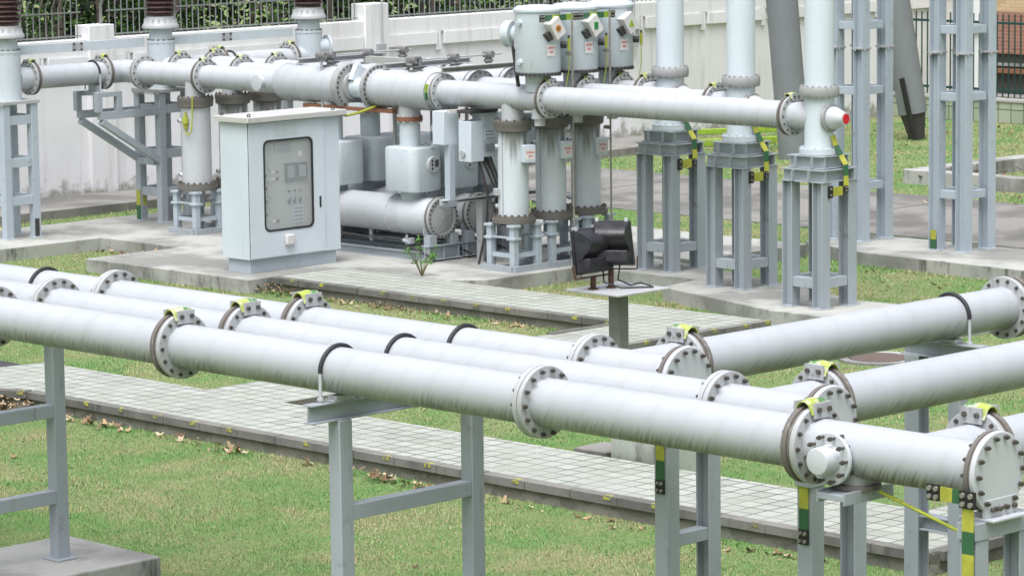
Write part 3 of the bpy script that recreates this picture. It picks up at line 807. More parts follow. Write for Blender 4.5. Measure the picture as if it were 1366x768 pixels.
    b = MB(); b.ibeam((-38.9, yp - .34, .335), (-38.9, yp + .36, .335), .16, .22, Z, .016, .014); b.box(-38.97, -38.83, yp - .2, yp + .2, .446, .60); b.build('cradle', 'steel', br)

    b = MB()
    for q in (-.19, .19): b.ibeam((-39.2, yp + q, .262), (-36.19, yp + q, .262), .09, .12, Z, .012, .01)
    b.build('skid_rail', 'steel', br)
    b = MB(); b.tube([(-38.6, yp - .20, .50), (-37.6, yp - .22, .48), (-36.7, yp - .24, .50), (-36.45, yp - .30, .44), (-36.2, yp - .33, .36), (-35.9, yp - .3, .27)], .016, 8)
    b.build('gas_tube', 'dark', br)
    b = MB(); b.cyl((-36.52, yp - .33, .50), (-36.38, yp - .33, .47), .03, n=10); b.cyl((-36.45, yp - .33, .44), (-36.45, yp - .33, .58), .018, n=8); b.box(-36.40, -36.34, yp - .36, yp - .28, .46, .54); b.build('gas_coupling', 'steel', br)
    for xx in (-38.2, -37.5):
        b = MB(); b.cyl((xx, yp - .08, .57), (xx, yp - .08, .40), .03, n=10); b.cyl((xx, yp - .08, .44), (xx, yp - .08, .46), .05, n=8); b.build('drain_plug', 'galv', br)
    b = MB(); b.lathe((-36.33, yp + .12, 2.14), Vector((1, -.15, 0)), [(0, .03), (.03, .03), (.05, .075), (.10, .10), (.15, .10), (.19, .075), (.21, .02)], 20); b.tube([(-36.22, yp + .10, 2.05), (-36.22, yp + .08, 1.95), (-36.3, yp + .05, 1.86)], .016, 6); b.build('pressure_bulb', 'gis', br)
    b = MB(); b.cyl((-37.30, yp + .25, 1.0), (-37.30, yp + .25, 2.42), .03, n=10); b.build('conduit', 'galv', br)
    # ---- vertical tanks
    for k, tx in enumerate((-41.68, -34.53)):
        rt = (.235, .222)[k]
        place = ('left of the control cabinet', 'under the drums, behind the floodlights')[k]
        vt = thing('upright_tank', f'{w_} upright cylindrical tank on a four-legged stand, {place}', 'tank', (tx, yp, .2), 'upright tanks on short stands')
        b = MB(); b.cyl((tx, yp, .99), (tx, yp, 2.26), rt, n=44); b.build('tank_body', 'tank' if k or i else 'white', vt)
        b = MB(); b.lathe((tx, yp, 2.19), Z, [(0, rt), (.02, rt + .045), (.10, rt + .05), (.11, rt + .055), (.165, rt + .055), (.17, .16)], 40, 0); merged_bolts(b, (tx, yp, 2.33), Z, rt + .03, 14, .05, .014); b.build('top_flange', ['dirtyfl', 'gasket', 'bolt'], vt)
        b = MB(); b.lathe((tx, yp, .885), Z, [(0, .20), (0, .315), (.06, .32), (.062, .30), (.10, .30), (.105, rt - .01)], 40, 0, (False, False)); merged_bolts(b, (tx, yp, .96), Z, .282, 18, .055, .018); b.build('base_flange', ['dirtyfl', 'gasket', 'bolt'], vt)
        for sx in (-1, 1):
            for sy in (-1, 1):
                lx, ly = tx + sx * .235, yp + sy * .235
                b = MB(); b.box(lx - .048, lx + .048, ly - .048, ly + .048, .2, .86)
                for zz in (.66, .84): b.box(lx - .075, lx + .075, ly - .075, ly + .075, zz, zz + .035)
                b.box(lx - .07, lx + .07, ly - .07, ly + .07, .2, .215); b.build('leg', 'steelL', vt, .004)
        b = MB()
        for s_ in (-1, 1):
            b.box(tx - .187, tx + .187, yp + s_ * .235 - .02, yp + s_ * .235 + .02, .40, .46); b.box(tx + s_ * .235 - .02, tx + s_ * .235 + .02, yp - .187, yp + .187, .40, .46)
            b.box(tx - .187, tx + .187, yp + s_ * .235 - .02, yp + s_ * .235 + .02, .672, .70)
        b.build_each('brace', 'steelL', vt); b = MB(); b.box(tx - .30, tx + .30, yp - .31, yp + .31, .2, .225); b.build('base_plate', 'dirtyfl', vt)
        b = MB(); b.box(tx + .30, tx + .36, yp - .33, yp + .36, .2, .29); b.box(tx - .33, tx + .299, yp - .36, yp - .31, .2, .29); b.build_each('base_channel', 'steel', vt); b = MB(); b.cyl((tx, yp, .62), (tx, yp, .885), .12, n=24); b.build('drive_housing', 'steel', vt)
        for zz, q in ((1.98, -.6), (1.12, -.75)):
            p = Vector((tx + math.sin(q) * rt * 1.0, yp - math.cos(q) * rt, zz)); nn = Vector((math.sin(q), -math.cos(q), 0))
            b = MB(); b.cyl(p - nn * .01, p + nn * .04, .035, n=14, mat=0); b.cyl(p + nn * .04, p + nn * .06, .02, n=10, mat=1); b.build('valve', ['white', 'dark'], vt)
        if k:
            nn = Vector((1, .12, 0)).normalized(); sd = Vector((-nn.y, nn.x, 0))
            p = Vector((tx, yp, 1.89)) + nn * (rt + .04)
            nn = Vector((.88, -.47, 0)).normalized(); sd = Vector((-nn.y, nn.x, 0)); p = p + nn * .05
            b = MB(); b.obox(p, (nn, sd, Z), (.12, .19, .25)); bx = b.build('junction_box', 'cab', vt, .008)
            stripe_label(bx, p + nn * .064 + sd * .01 - Z * .01, nn, .135, .15, sd)
            if i == 0:
                p = Vector((tx, yp, 1.33)) + Vector((-.45, -.89, 0)) * (rt + .03); b = MB(); b.obox(p, ((.45, .89, 0), (-.89, .45, 0), Z), (.08, .11, .10)); b.build('terminal_block', 'galv', vt, .006)
            b = MB(); b.cyl((tx + rt * .05, yp - rt - .006, 1.0), (tx + rt * .05, yp - rt - .006, 2.18), .007, n=6); b.build('seam_rod', 'galv', vt)
        elif i == 0:
            p = Vector((tx + .05, yp - rt - .02, 1.97)); b = MB(); b.cyl(p - Z * .1, p + Z * .1, .035, n=12); b.cyl(p - Z * .02, p + Z * .06, .055, n=12); b.cyl(p + Z * .1, p + Z * .16, .018, n=8)
            b.tube([p - Z * .1, p + Vector((.02, -.01, -.17)), p + Vector((.08, -.01, -.20)), p + Vector((.14, 0, -.14)), p + Vector((.15, .02, .1)), p + Vector((.15, .03, .42))], .012, 8); b.build('gas_valve', 'cableyg', vt)

    # ---- drum on top
    dx = -34.0
    dr = thing('voltage_drum', ('grey drum with an orange disc on its tilted white box, leftmost of three', 'grey drum with a green square on its tilted white box, between two others', 'grey drum with a yellow triangle on its tilted white box, rightmost of three')[i], 'drum', (dx, yp, 2.8), 'drums above the busbars')
    b = MB(); b.cyl((dx, yp, ZB + .1), (dx, yp, 3.04), .185, n=36); b.build('neck', 'gis', dr)
    b = MB(); b.lathe((dx, yp, 3.06), Z, [(0, .19), (0, .31), (.03, .325), (.85, .325), (.87, .345), (.90, .345), (.945, .30), (.96, .12), (.96, .0)], 52); b.build('drum_shell', 'gis', dr)
    b = MB(); b.ring((dx, yp, 3.03), (dx, yp, 3.058), .19, .335, 44, 0); merged_bolts(b, (dx, yp, 3.045), Z, .318, 30, .025, .013, 0); b.build('drum_flange', 'dark', dr)
    nn = Vector((1, -.06, 0)).normalized(); sd = Vector((-nn.y, nn.x, 0))
    p = Vector((dx, yp, 3.70)) + nn * .36
    c1 = (sd * math.cos(R(58)) - Z * math.sin(R(58))); c2 = (sd * math.sin(R(58)) + Z * math.cos(R(58)))
    b = MB(); b.obox(p, (nn, c1, c2), (.16, .27, .20)); bx = b.build('tilted_box', 'plate', dr, .006)
    b = MB(); b.obox(p - nn * .05 - Z * .10 - sd * .07, (nn, c1, c2), (.12, .12, .14)); b.build('box_bracket', 'dark', bx)
    m = MB(); pc = p + nn * .0825
    if i == 0:
        m.cyl(pc - nn * .002, pc + nn * .003, .052, n=24, mat=0)
        for k_ in (-1, 0, 1): m.obox(pc + nn * .0055 + sd * k_ * .022, (nn, sd, Z), (.004, .008, .05), 1)
        mk = m.build('phase_mark', ['orange', 'rust'], bx)
    elif i == 1:
        m.obox(pc, (nn, sd, Z), (.006, .075, .105)); mk = m.build('phase_mark', 'markgreen', bx)
    else:
        tri = [pc + sd * -.055 - Z * .05, pc + sd * .055 - Z * .05, pc + Z * .06]
        m.grid([[v - nn * .003 for v in tri], [v + nn * .003 for v in tri]]); mk = m.build('phase_mark', 'lime', bx, 0, False)
    stripe_label(dr, Vector((dx, yp, 3.39)) + nn * .328 - sd * .04, nn, .155, .165, sd)
    for q, zz in ((-.55, 3.78), (-.55, 3.22)):
        n2 = Vector((math.sin(q) * .6 + .25, -.9, 0)).normalized(); p = Vector((dx, yp, zz)) + n2 * .32
        b = MB(); b.cyl(p, p + n2 * .05, .045, n=8); b.cyl(p + n2 * .05, p + n2 * .062, .015, n=8); b.build('lifting_boss', 'gis', dr)
    p = Vector((dx, yp, 3.45)); n3 = Vector((.75, .66, 0)).normalized()
    b = MB(); v0 = p + n3 * .32; b.cyl(v0, v0 + n3 * .09, .05, n=12, mat=1); v1 = v0 + n3 * .12
    b.cyl(v1 - Z * .08, v1 + Z * .09, .022, n=12, mat=0); b.cyl(v1 + Z * .09, v1 + Z * .13, .018, n=8, mat=1); b.tube([v1 - Z * .08, v1 - Z * .35, v1 - Z * .62 - n3 * .05, v1 - Z * .66 - n3 * .05 + X * .2, v1 - Z * .68 + X * .42], .007, 8, 0); b.build('gas_valve', ['cableyg', 'dark'], dr)
    if i == 0:
        s0 = Vector((dx - .30, yp - .06, 3.60)); b = MB(); b.lathe(s0, Vector((-1, -.25, 0)), [(0, .13), (.07, .13), (.075, .10), (.10, .10), (.105, .185), (.14, .19), (.15, .175), (.17, .175), (.18, .19), (.22, .19), (.235, .16)], 32)
        b.build('side_bushing', 'gis', dr); b = MB(); b.bar((dx - .36, yp - .14, 3.42), (dx - .2, yp - .2, 2.86), .05, .03); b.build('support_bar', 'dark', dr)
        b = MB(); b.obox((dx - .14, yp - .298, 3.52), ((.9, .42, 0), (-.42, .9, 0), Z), (.05, .006, .22)); b.build('name_plate', 'galv', dr)
    if i < 2:
        y0, y1 = yp - .21, yp + .37
        s_ = strap(dr, [(dx + .35, y0, 3.845), (dx + .35, y1, 3.845)], .085, (1, 0, 0), ('green', 'lime'), seg=.145, name='earthing_strap')
        boltplate(s_, (dx + .352, y0 - .05, 3.845), ((0, 1, 0), (0, 0, 1), (1, 0, 0)), (.10, .10)); boltplate(s_, (dx + .352, y1 + .04, 3.845), ((0, 1, 0), (0, 0, 1), (1, 0, 0)), (.08, .10))
        b = MB(); rx = dx + .40; ry = yp + .29; b.cyl((rx, ry, .2), (rx, ry, 3.92), .014, n=8)
        for zz in (3.3, 2.2): b.box(rx - .12, rx, ry - .02, ry + .02, zz, zz + .05)
        tag(b.build('earth_rod', 'zinc', None, origin=(rx, ry, .2)), ('thin vertical earth rod between the left and middle drums', 'thin vertical earth rod between the middle and right drums')[i], 'rod')

    # ---- tall column at the right end
    cl = thing('tall_column', (f'tall white column on four H section legs with a red cap, nearest of three', 'tall white column on four H section legs, middle of three', 'tall white column on four H section legs, leftmost and farthest of three')[i], 'column', (cx, yp, .2), 'tall white columns on H section legs')
    b = MB(); b.cyl((cx, yp, 2.27), (cx, yp, 6.6), .196, n=48); b.build('column_body', 'tall', cl)
    b = MB(); b.lathe((cx, yp, 2.97), Z, [(0, .19), (.0, .255), (.025, .265), (.10, .265), (.125, .255), (.13, .19)], 44, 0, (False, False)); merged_bolts(b, (cx, yp, 3.035), Z, .238, 18, .078, .02, 0); b.build('joint_flange', ['columnfl', 'gasket', 'bolt'], cl)
    b = MB(); b.ring((cx, yp, 2.21), (cx, yp, 2.285), .17, .265, 44, 0); merged_bolts(b, (cx, yp, 2.28), Z, .235, 14, .03, .018, 0); b.build('base_flange', 'gis', cl)
    b = MB(); s0 = Vector((cx + .17, yp, ZB)); b.ring(s0, s0 + X * .055, .1, .185, 36, 1); b.lathe(s0 + X * .05, X, [(0, .15), (.05, .15), (.09, .13), (.20, .088), (.235, .085)], 32, 0); pt = b.build('end_port', ['white', 'columnfl'], cl)
    b = MB(); b.cyl(s0 + X * .283, s0 + X * .292, .066, n=24); b.build('port_cap', ('red', 'markgreen', 'lime')[i], pt)
    for lv, (z0, z1, hw) in enumerate(((2.035, 2.205, .30), (1.862, 2.03, .36))):
        b = MB(); zc = (z0 + z1) / 2
        for s_ in (-1, 1):
            b.ibeam((cx - hw, yp + s_ * (hw - .07), zc), (cx + hw, yp + s_ * (hw - .07), zc), .14, z1 - z0, Z, .013, .012)
            b.ibeam((cx + s_ * (hw - .07), yp - hw + .142, zc), (cx + s_ * (hw - .07), yp + hw - .142, zc), .14, z1 - z0 - .006, Z, .013, .012)
        for s_ in (-1, 1):
            for q in (-.14, .14): b.box(cx + q - .006, cx + q + .006, yp + s_ * (hw - .01) - .05, yp + s_ * (hw - .01), z0 + .014, z1 - .014)
        b.build('base_frame', 'steel', cl)
    for sx in (-1, 1):
        for sy in (-1, 1):
            lx, ly = cx + sx * .26, yp + sy * .27
            b = MB(); b.ibeam((lx, ly, .2), (lx, ly, 1.86), .17, .17, X, .014, .012); b.box(lx - .12, lx + .12, ly - .12, ly + .12, .2, .212); b.build('leg', 'steel', cl, .002)
    b = MB()
    for s_ in (-1, 1):
        b.box(cx - .174, cx + .174, yp + s_ * .27 - .07, yp + s_ * .27 + .07, .47, .60); b.box(cx + s_ * .27 - .055, cx + s_ * .27 + .055, yp - .183, yp + .183, .473, .60)
    b.build_each('lower_brace', 'steel', cl, .004)
    sx = cx + .385
    s_ = strap(cl, [(cx + .215, yp + .02, 2.46), (cx + .26, yp + .03, 2.33), (cx + .385, yp + .08, 2.08), (sx, yp + .09, 1.79)], .075, (.9, -.3, 0), ('yellow', 'green'), seg=.17)
    boltplate(s_, (sx + .004, yp + .09, 1.76), ((0, 1, 0), (0, 0, 1), (1, 0, 0)), (.07, .09))
    b = MB(); b.box(cx + .352, cx + .36, yp - .14, yp + .05, 1.68, 1.80); b.build('yellow_band', 'yellow', cl)
    boltplate(cl, (cx + .36, yp - .20, 1.74), ((0, 1, 0), (0, 0, 1), (1, 0, 0)), (.09, .16), (1, 2))
    b = MB(); b.box(cx + .20, cx + .24, yp - .182, yp - .13, .215, .45, 0); b.build('ground_band', 'yellow', cl)

# ---- brown insulator columns at the left end
for i, yc in enumerate((31.73, 34.84, 38.05)):
    ic = thing('insulator_column', ('insulator column on a tall grey frame at the left edge, brown ribbed porcelain on top', 'insulator column rising behind the corner of the nearest busbar, brown ribs on top', 'insulator column farthest along the wall, brown ribs cut by the top of the picture')[i], 'insulator', (LX, yc, .2), 'brown insulators along the wall')
    b = MB(); b.cyl((LX, yc, 2.34), (LX, yc, 3.12), .228, n=44); b.ring((LX, yc, 2.32), (LX, yc, 2.36), .1, .29, 40); b.build('column_body', 'gis', ic)
    b = MB(); b.ring((LX, yc, 3.11), (LX, yc, 3.15), .15, .235, 40, 0)
    for k in range(14):
        a = k * math.tau / 14; b.cyl((LX + math.cos(a) * .205, yc + math.sin(a) * .205, 3.07), (LX + math.cos(a) * .205, yc + math.sin(a) * .205, 3.17), .024, n=8, mat=1)
    b.cyl((LX, yc, 3.15), (LX, yc, 3.36), .19, n=40, mat=0); b.build('neck', ['gis', 'dirtyfl'], ic)
    b = MB(); b.lathe((LX, yc, 3.35), Z, [(0, .19), (.0, .30), (.04, .30), (.06, .285), (.15, .235), (.19, .225), (.19, .1)], 40, 0, (False, False))
    for k in range(16):
        a = k * math.tau / 16; b.cyl((LX + math.cos(a) * .27, yc + math.sin(a) * .27, 3.33), (LX + math.cos(a) * .245, yc + math.sin(a) * .245, 3.50), .02, n=6)
    b.build('skirt', 'galv', ic)
    prof = [(0, .22), (.05, .225)]; t = .05
    while t < 1.35:
        prof += [(t, .205), (t + .012, .205), (t + .022, .262), (t + .030, .268), (t + .038, .26), (t + .075, .207)]; t += .076
    b = MB(); b.lathe((LX, yc, 3.53), Z, prof, 44); b.build('porcelain', 'porc', ic)
    if i == 2:
        b = MB(); b.lathe((LX + .1, yc + .1, 2.86), Vector((.3, 1, 0)), [(0, .14), (.16, .14), (.165, .20), (.20, .20), (.205, .15)], 28); b.build('blind_port', 'gis', ic)
    hw = .27
    zt = 2.32
    for sx in (-1, 1):
        for sy in (-1, 1):
            lx, ly = LX + sx * hw, yc + sy * hw
            b = MB(); b.box(lx - .065, lx + .065, ly - .065, ly + .065, .2, zt); b.box(lx - .1, lx + .1, ly - .1, ly + .1, .2, .215); b.build('leg', 'steelL' if i == 0 else 'steel', ic, .005)
    b = MB()
    for zz in ((2.0, 1.33, .73) if i == 0 else (1.98, 1.25, .62)):
        for s_ in (-1, 1):
            b.box(LX - hw + .066, LX + hw - .066, yc + s_ * hw - .045, yc + s_ * hw + .045, zz, zz + .14); b.box(LX + s_ * hw - .045, LX + s_ * hw + .045, yc - hw + .066, yc + hw - .066, zz, zz + .14)
    b.build_each('cross_brace', 'steelL' if i == 0 else 'steel', ic, .004)
    b = MB(); b.box(LX - .36, LX + .36, yc - .36, yc + .36, zt + .001, zt + .05)
    for a in range(12): b.box(LX - .33 + a * .06, LX - .30 + a * .06, yc - .37, yc - .361, zt - .03, zt + .06)
    b.build('head_plate', 'galv', ic)
    if i == 0:
        b = MB(); b.box(LX + .336, LX + .346, yc + .21, yc + .29, .22, .5); b.build('ground_band', 'dark', ic)
    else:
        b = MB(); b.box(LX - hw + .0655, LX - hw + .073, yc - .3, yc - .24, .45, .72, 0); b.box(LX - hw - .05, LX - hw + .05, yc - hw - .075, yc - hw - .066, .45, .70, 0); b.box(LX - hw - .05, LX - hw + .05, yc - hw - .074, yc - hw - .066, .22, .449, 1); b.build('ground_band', ['yellow', 'green'], ic)
    if i == 1:      # cantilever that carries the end of the nearest branch pipe
        for q, sx in ((-hw, 'a'), (hw, 'b')):
            xx = LX + q
            b = MB(); b.box(xx - .05, xx + .05, 33.32, yc - hw - .066, 1.96, 2.08); b.box(xx - .05, xx + .05, 33.26, 33.36, 2.081, 2.40); b.box(xx - .05, xx + .05, 33.66, 33.76, 2.081, 2.40); b.box(xx - .05, xx + .05, 33.361, 33.659, 2.32, 2.40)
            b.bar((xx, 33.36, 1.93), (xx, yc - hw - .05, 1.22), .1, .11, X); b.build('cantilever', 'steel', ic, .003)
        b = MB(); b.box(LX - .219, LX + .219, 33.40, 33.52, 2.33, 2.40); b.box(LX - .12, LX + .12, 33.42, 33.5, 2.401, 2.50); b.box(LX - .219, LX + .219, 34.45, 34.55, 1.14, 1.24); b.build_each('cantilever_tie', 'steel', ic)
# flat beams that tie the insulator columns together
for (ya, yb, lb) in ((32.05, 34.60, 'pale grey beam with a bolted joint between the left and middle insulators'), (35.08, 37.80, 'pale grey beam with a bolted joint between the middle and farthest insulators')):
    bt = thing('tie_beam', lb, 'beam', (-43.62, ya, 3.1), 'tie beams between the insulators')
    ym = (ya + yb) / 2 - .1
    b = MB(); b.box(-43.68, -43.6, ya, ym - .003, 3.05, 3.195); b.box(-43.68, -43.6, ym + .003, yb, 3.05, 3.195); b.build('beam', 'gis', bt)
    b = MB(); b.box(-43.598, -43.588, ym - .10, ym + .10, 3.055, 3.19, 0)
    for q in (-.075, .075):
        for zz in (3.075, 3.17): b.cyl((-43.59, ym + q, zz), (-43.56, ym + q, zz), .017, n=6, mat=1)
    b.build('joint_plate', ['galv', 'dark'], bt)

# ---- linkage shafts over the tanks
for (xx, ya, yb, lb) in ((-38.45, 33.9, 35.75, 'thin drive shaft with galvanised gearboxes across the left tanks'), (-36.55, 34.0, 35.85, 'thin drive shaft with galvanised gearboxes across the right tanks')):
    ls = thing('drive_shaft', lb, 'drive shaft', (xx, 34.8, 3.0), 'drive shafts across the tanks')
    b = MB(); b.cyl((xx, ya, 3.135), (xx, yb, 3.135), .013, n=10); b.build('shaft', 'galv', ls)
    for yy in PH + (ya,):
        b = MB(); b.obox((xx, yy, 3.14), (X, Y, Z), (.10, .11, .09)); b.cyl((xx - .09, yy, 3.14), (xx + .09, yy, 3.14), .055, n=14); b.cyl((xx, yy - .08, 3.14), (xx, yy + .08, 3.14), .042, n=14)
        if yy != ya: b.cyl((xx, yy, 3.10), (xx, yy, 2.94), .05, n=14); b.box(xx - .08, xx + .08, yy - .08, yy + .08, 2.968, 2.99); b.cyl((xx, yy, 3.06), (xx, yy, 3.03), .075, n=14)
        b.build('gearbox', 'gear', ls, .004)
    if xx < -38:
        b = MB(); b.cyl((xx, ya, 3.13), (xx, ya, 1.9), .02, n=10); b.build('drive_rod', 'galv', ls)
for xx, z0, mat, lb in ((-39.1, 2.98, 'galv', 'stained flat channel lying across the left ends of the tanks'), (-37.15, 2.98, 'galv', 'stained flat channel lying across the tanks at their facing flanges'), (-35.92, 2.972, 'mossy', 'mossy channel lying across the right ends of the tanks')):
    b = MB(); b.ibeam((xx, 34.0, z0 + .045), (xx, 35.75, z0 + .045), .13, .08, Z, .012, .012)
    tag(b.build('cross_channel', mat, None, origin=(xx, 34.8, z0)), lb, 'beam', 'channels across the tanks')
b = MB(); b.box(-38.0, -36.9, 34.38, 34.50, 3.02, 3.12)
tag(b.build('walk_beam', 'mossy', None, origin=(-37.4, 34.44, 3.02)), 'mossy grey beam lying lengthwise between the two drive shafts', 'beam')

# ---- boxes on posts beside the breaker
eb = thing('terminal_cabinet', 'narrow grey box on a square post in front of the breaker', 'cabinet', (-35.66, 33.78, .2))
b = MB(); b.box(-35.80, -35.56, 33.68, 33.99, 1.96, 2.45); b.build('box', 'cab', eb, .008)
b = MB(); b.box(-35.66, -35.55, 33.78, 33.89, 1.16, 1.958); b.box(-35.74, -35.55, 33.74, 33.93, 1.06, 1.158); b.build('post', 'steelL', eb, .005)
b = MB(); b.ibeam((-35.6, 33.66, 1.13), (-35.6, 35.6, 1.13), .12, .05, Z, .01, .01); b.box(-35.66, -35.54, 34.41, 34.47, .2, 1.10); b.box(-35.66, -35.54, 35.2, 35.26, .2, 1.1); b.build('support_rail', 'galv', eb)
om = thing('mechanism_box', 'pale operating mechanism box with a small notice, hanging under the nearest busbar', 'mechanism box', (-35.3, 34.1, 1.7))
b = MB(); b.box(-35.44, -35.18, 33.86, 34.12, 1.72, 2.31); b.build('housing', 'cab', om, .008)
b = MB(); b.box(-35.42, -35.19, 34.121, 34.50, 1.78, 2.42); b.build('rear_housing', 'gis', om, .008)
b = MB(); b.box(-35.46, -35.16, 33.84, 34.4, 2.425, 2.47); b.box(-35.5, -35.44, 33.7, 34.0, 2.43, 2.475, 1); b.build('lid', ['dark', 'plate'], om)
b = MB(); b.box(-35.189, -35.179, 34.14, 34.36, 2.02, 2.18, 1)
for r_ in range(3):
    for k in range(5): b.box(-35.189, -35.177, 34.16 + k * .036, 34.16 + k * .036 + .02, 2.14 - r_ * .05, 2.155 - r_ * .05)
b.build('notice', ['dark', 'cab'], om); b = MB(); b.box(-35.189, -35.172, 34.15, 34.33, 1.86, 1.97); b.build('vent', 'meterface', om)
b = MB(); b.cyl((-35.34, 33.86, 1.84), (-35.34, 33.825, 1.84), .05, n=14); b.build('knob', 'galv', om)
b = MB()
for k in range(5):
    y0 = 34.12 + k * .06; j = random.uniform(-.08, .08); b.tube([(-35.3, y0, 1.76), (-35.22, y0 + .03 + j * .5, 1.55), (-35.16, y0 + .10 + j, 1.25), (-35.2 + j, y0 + .12 - .05 * k, .8), (-35.3 - .05 * k, y0 + .1 + j * 2, .2)], .02, 6)
b.build('control_cable', 'dark', om)
for k, yy in enumerate((34.95, 35.66)):
    b = MB(); b.box(-35.44, -35.18, yy - .2, yy + .3, 1.74, 2.33); b.box(-35.46, -35.16, yy - .21, yy + .31, 2.332, 2.36)
    tag(b.build('mechanism_box', 'gis', None, bevel=.008, origin=(-35.3, yy, 1.74)), ('grey operating mechanism box half hidden behind the one with the notice', 'grey operating mechanism box farthest back under the busbars')[k], 'mechanism box')

# ---- control cabinet
cb = thing('control_cabinet', 'tall pale grey control cabinet with a dark-framed window in its door, on the front pad', 'cabinet', (-37.36, 32.15, .2))
bx0, bx1, by0, by1 = -37.66, -37.05, 31.22, 32.97
b = MB(); b.box(bx0 + .07, bx1 - .05, by0 + .05, by1 - .05, .2, .40); b.build('plinth', 'steelL', cb, .004)
b = MB(); b.box(bx0, bx1 - .16, by0, by1, .40, 2.38); b.box(bx1 - .16, bx1, by0, by0 + .02, .40, 2.38); b.box(bx1 - .16, bx1, 32.665, by1, .40, 2.38); b.box(bx1 - .16, bx1, by0 + .02, 32.665, .40, .42); b.box(bx1 - .16, bx1, by0 + .02, 32.665, 2.36, 2.38)
b.build('body', 'cab', cb, .004)
b = MB()
b.prism([(bx0 - .06, by0 - .07), (bx1 + .10, by0 - .07), (bx1 + .10, by1 + .08), (bx0 - .06, by1 + .08)], 2.382, 2.46); b.build('roof', 'roof', cb, .01)
for (xx, yy) in ((bx1 + .02, by0 + .02), (bx1 + .02, by1 - .12), (bx0 + .03, by0 + .02)):
    b = MB(); pts = [(xx, yy + math.cos(a) * .025, 2.475 + math.sin(a) * .03) for a in [math.tau * k / 10 for k in range(11)]]; b.tube(pts, .009, 6); b.cyl((xx, yy, 2.455), (xx, yy, 2.47), .02, n=8); b.build('lifting_eye', 'bolt', cb)
# door with a rounded window opening
dx0, dx1 = bx1 + .001, bx1 + .022; dy0, dy1 = by0 + .012, 32.655; wz0, wz1, wy0, wy1 = .79, 2.10, 31.50, 32.43
def rrect(y0, y1, z0, z1, r, seg=6):
    pts = []
    for cy, cz, a0 in ((y1 - r, z1 - r, 0), (y0 + r, z1 - r, 90), (y0 + r, z0 + r, 180), (y1 - r, z0 + r, 270)):
        for k in range(seg + 1): a = R(a0 + 90 * k / seg); pts.append((cy + math.cos(a) * r, cz + math.sin(a) * r))
    return pts
def ringplate(b, inner, outer, x0, x1, mat=0):
    n = len(inner)
    b.grid([[Vector((x0, y, z)) for y, z in inner], [Vector((x0, y, z)) for y, z in outer], [Vector((x1, y, z)) for y, z in outer], [Vector((x1, y, z)) for y, z in inner], [Vector((x0, y, z)) for y, z in inner]], mat, True, (False, False))
b = MB(); inn = rrect(wy0, wy1, wz0, wz1, .09)
outer = []
for idx, (y_, z_) in enumerate(inn):
    q = idx // 7; k = idx % 7
    sides = [((dy1, z_), (y_, 2.365)), ((y_, 2.365), (dy0, z_)), ((dy0, z_), (y_, .415)), ((y_, .415), (dy1, z_))][q]
    outer.append([(dy1, 2.365), (dy0, 2.365), (dy0, .415), (dy1, .415)][q] if k == 3 else sides[0 if k < 3 else 1])
ringplate(b, inn, outer, dx0, dx1); dor = b.build('door', 'cab', cb, 0, False)
b = MB(); ringplate(b, rrect(wy0 + .018, wy1 - .018, wz0 + .018, wz1 - .018, .08), rrect(wy0 - .008, wy1 + .008, wz0 - .008, wz1 + .008, .095), dx0 + .005, dx1 + .008); b.build('window_seal', 'rubber', dor)
b = MB(); pl = rrect(wy0 + .01, wy1 - .01, wz0 + .01, wz1 - .01, .08); b.grid([[Vector((dx0 + .008, y, z)) for y, z in pl], [Vector((dx0 + .012, y, z)) for y, z in pl]]); b.build('window', 'glass', dor, 0, False)
b = MB(); px = bx1 - .05; b.box(px - .02, px, by0 + .03, 32.65, .43, 2.35, 0)
def dev(y0, y1, z0, z1, dpt, m): b.box(px, px + dpt, y0, y1, z0, z1, m)
dev(31.76, 32.08, 1.93, 2.04, .02, 2); 
for k in range(4): dev(31.78, 32.06, 1.94 + k * .025, 1.948 + k * .025, .024, 3)
for k in range(2): dev(31.95 + k * .22, 32.15 + k * .22, 1.47, 1.74, .03, 3); dev(31.985 + k * .22, 32.115 + k * .22, 1.53, 1.70, .034, 4)
dev(31.62, 31.628, .95, 1.75, .006, 2)
for k in range(4):
    zz = 1.02 + k * .19; dev(31.53, 31.62, zz, zz + .006, .006, 2); b.cyl((px, 31.555, zz), (px + .035, 31.555, zz), .022, n=10, mat=3); b.cyl((px, 31.655, zz + .10), (px + .035, 31.655, zz + .10), .022, n=10, mat=2); b.cyl((px, 31.555, zz), (px + .03, 31.60, zz + .01), .012, n=6, mat=3)
for zz in (1.63, 1.53, .92): b.cyl((px, 31.80, zz), (px + .03, 31.80, zz), .018, n=10, mat=3); dev(31.70, 31.75, zz - .015, zz + .015, .008, 5)
for k in range(3):
    yy = 32.02 + k * .105; b.cyl((px, yy, 1.33), (px + .03, yy, 1.33), .016, n=10, mat=3); dev(yy - .03, yy + .03, 1.20, 1.26, .025, 2); dev(yy - .012, yy + .012, 1.15, 1.25, .03, 3)
dev(32.08, 32.28, .82, 1.12, .03, 2)
for k in range(5): dev(32.10, 32.26, .85 + k * .055, .862 + k * .055, .033, 3)
dev(32.22, 32.29, 1.83, 1.9, .006, 5)
b.build('instrument_panel', ['glassgrey', 'dark', 'steel', 'meter', 'meterface', 'plate'], cb)
b = MB(); b.box(bx1 + .0005, bx1 + .004, 32.6555, 32.6675, .42, 2.36); b.build('door_seam', 'dark', cb)
b = MB(); b.box(bx1 + .0005, bx1 + .004, by0 + .002, by0 + .0115, .42, 2.36); b.build('door_seam', 'dark', cb)
b = MB(); b.box(dx1, dx1 + .014, 32.55, 32.58, 1.06, 1.22); b.build('handle', 'black', dor, .004)
b = MB(); b.box(dx1, dx1 + .06, 31.86, 32.02, .56, .72); b.build('vent_hood', 'plate', dor, .02)
